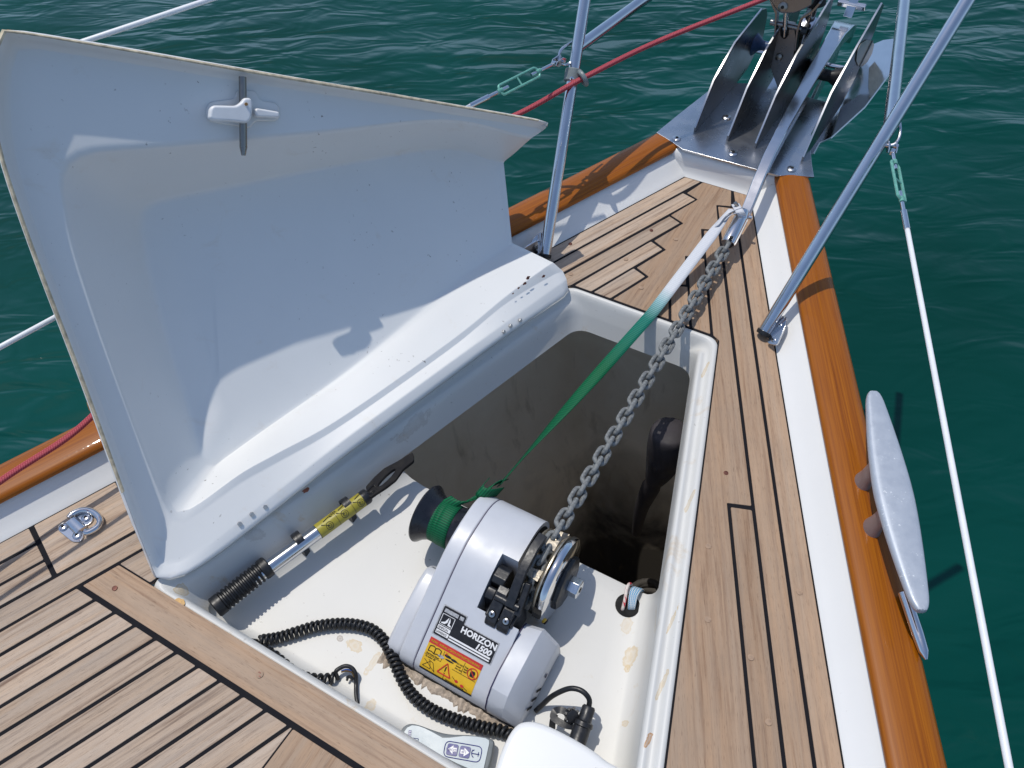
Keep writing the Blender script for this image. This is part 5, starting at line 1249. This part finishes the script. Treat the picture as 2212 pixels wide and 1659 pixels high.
MB().tube(catmull([PZ(*f4(1628, 1090), ZK), PZ(*f4(1600, 1050), ZK+.002), PZ(*f4(1565, 1045), ZK+.001), PZ(*f4(1545, 1095), ZK-.002)], 6), [.003]*10+[.0026]*5+[.002]*4, 8).build('torn_sheath', 'rubber', rc)
# ================================================================== waterproof plug with cap
pg = thing('cable_plug', 'black waterproof cable plug with hanging cap, right of the windlass motor', 'cable plug', tuple(PZ(1240, 1560, ZP)))
f6 = lambda x, y: (1207+x*.13227, 1426.4+y*.13227)
pz = -.078
t0, t1 = PZ(*f6(500, 745), pz+.010), PZ(*f6(270, 1420), pz-.010); ax = (t1-t0).normalized(); Lp = (t1-t0).length
MB().lathe([(0, .0085), (.003, .0105), (.022, .0110), (.024, .0150), (.030, .0158), (.032, .0135), (.034, .0138), (.062, .0140), (.066, .0165), (.068, .0178), (.092, .0178), (.097, .0150), (Lp+.01, .0150)], t0, ax, 26).build('plug_body', 'plastic', pg, smooth=35)
for k in range(12):
    a = 2*math.pi*k/12; up_ = ax.cross(V((1, 0, 0))).normalized(); sd_ = ax.cross(up_); q = t0+ax*.080+(up_*math.cos(a)+sd_*math.sin(a))*.0178
    MB().tube([q-ax*.010, q+ax*.010], .0013, 6).build('grip_rib', 'plastic', pg)
cb = [t0+ax*.004, PZ(*f6(500, 650), pz+.020), PZ(*f6(430, 540), pz+.026), PZ(*f6(320, 475), pz+.026), PZ(*f6(180, 460), pz+.022), PZ(*f6(30, 510), pz+.010), PZ(*f6(-130, 600), pz-.008), PZ(*f6(-260, 720), pz-.028), PZ(*f6(-380, 830), -.116)]
MB().tube(catmull(cb, 8), .0042, 12).build('cable', 'rubber', pg, smooth=60)
cap_ = PZ(*f6(180, 870), pz+.004)
MB().lathe([(0, .0095), (.002, .0100), (.012, .0100), (.013, .0085)], cap_, (.5, -.3, .6), 18).build('cap', 'plastic', pg)
for k in range(8):
    a = 2*math.pi*k/8; n_ = V((.5, -.3, .6)).normalized(); u_ = n_.cross(V((0, 0, 1))).normalized(); w_ = n_.cross(u_); q = cap_+n_*.007+(u_*math.cos(a)+w_*math.sin(a))*.0105
    MB().box(q, (.004, .004, .008)).build('cap_lug', 'plastic', pg)
MB().sweep(catmull([PZ(*f6(230, 1080), pz), PZ(*f6(120, 1060), pz+.002), PZ(*f6(0, 1000), pz+.002), PZ(*f6(-90, 930), pz), PZ(*f6(-60, 830), pz), PZ(*f6(30, 810), pz+.004), PZ(*f6(130, 850), pz+.004)], 6), [(-.005, -.001), (.005, -.001), (.005, .001), (-.005, .001)]).build('cap_strap', 'rubber', pg, smooth=60)
MB().sweep(catmull([PZ(*f6(-60, 880), pz), PZ(*f6(-100, 1010), pz-.010), PZ(*f6(-110, 1150), pz-.03), PZ(*f6(-120, 1260), -.118)], 6), [(-.005, -.001), (.005, -.001), (.005, .001), (-.005, .001)]).build('cap_strap', 'rubber', pg, smooth=60)
# ================================================================== lanyards in the drain hole
M['rope_rw'] = rope_mat('red_white_braid', (0.70, 0.66, 0.62), (0.70, 0.66, 0.62)); M['rope_bw'] = rope_mat('blue_white_braid', (0.68, 0.68, 0.66), (0.05, 0.28, 0.52))
def rwmat():
    m, n, b = newmat('red_fleck'); tc = N(n, 'ShaderNodeTexCoord'); ck = N(n, 'ShaderNodeTexChecker'); ck.inputs['Scale'].default_value = 1
    n.links.new(mapping(n, tc.outputs['UV'], scale=(2.0, .42, 1)), ck.inputs['Vector']); ck.inputs['Color1'].default_value = (.70, .64, .60, 1); ck.inputs['Color2'].default_value = (.62, .50, .47, 1)
    nz = noise(n, mapping(n, tc.outputs['UV'], scale=(3, .28, 1)), 1.0, 0, .5)
    c = mixc(n, ramp(n, nz, [(.60, (0, 0, 0)), (.63, (1, 1, 1))]), ck.outputs[0], (.50, .03, .05)); n.links.new(c, b.inputs['Base Color']); b.inputs['Roughness'].default_value = .8
    return m
M['rope_rw'] = rwmat()
ly = thing('lanyard', 'red-flecked and blue-flecked cord loops tied through the hole in the locker floor', 'cord', tuple(hc))
g5 = lambda x, y: (1152+x*.0992, 1179.5+y*.0992)
rope(catmull([PZ(*g5(1900, 1480), ZP-.02), PZ(*g5(1950, 1350), ZP+.004), PZ(*g5(2000, 1150), ZP+.012), PZ(*g5(2030, 950), ZP+.014), PZ(*g5(2075, 845), ZP+.010), PZ(*g5(2120, 830), ZP+.002), PZ(*g5(2150, 880), ZP-.02)], 8), .0030, 'rope_rw', 'cord', ly, 10, .004)
for k in range(4):
    rope(catmull([PZ(*g5(2080+k*28, 1460-k*6), ZP-.02), PZ(*g5(2095+k*30, 1330), ZP+.004), PZ(*g5(2110+k*40, 1120), ZP+.012), PZ(*g5(2150+k*48, 960+k*12), ZP+.012), PZ(*g5(2200+k*48, 915+k*14), ZP+.003), PZ(*g5(2240+k*48, 940+k*14), ZP-.02)], 8), .0032, 'rope_bw', 'cord', ly, 10, .003)
scene.render.resolution_x = 1024; scene.render.resolution_y = 768
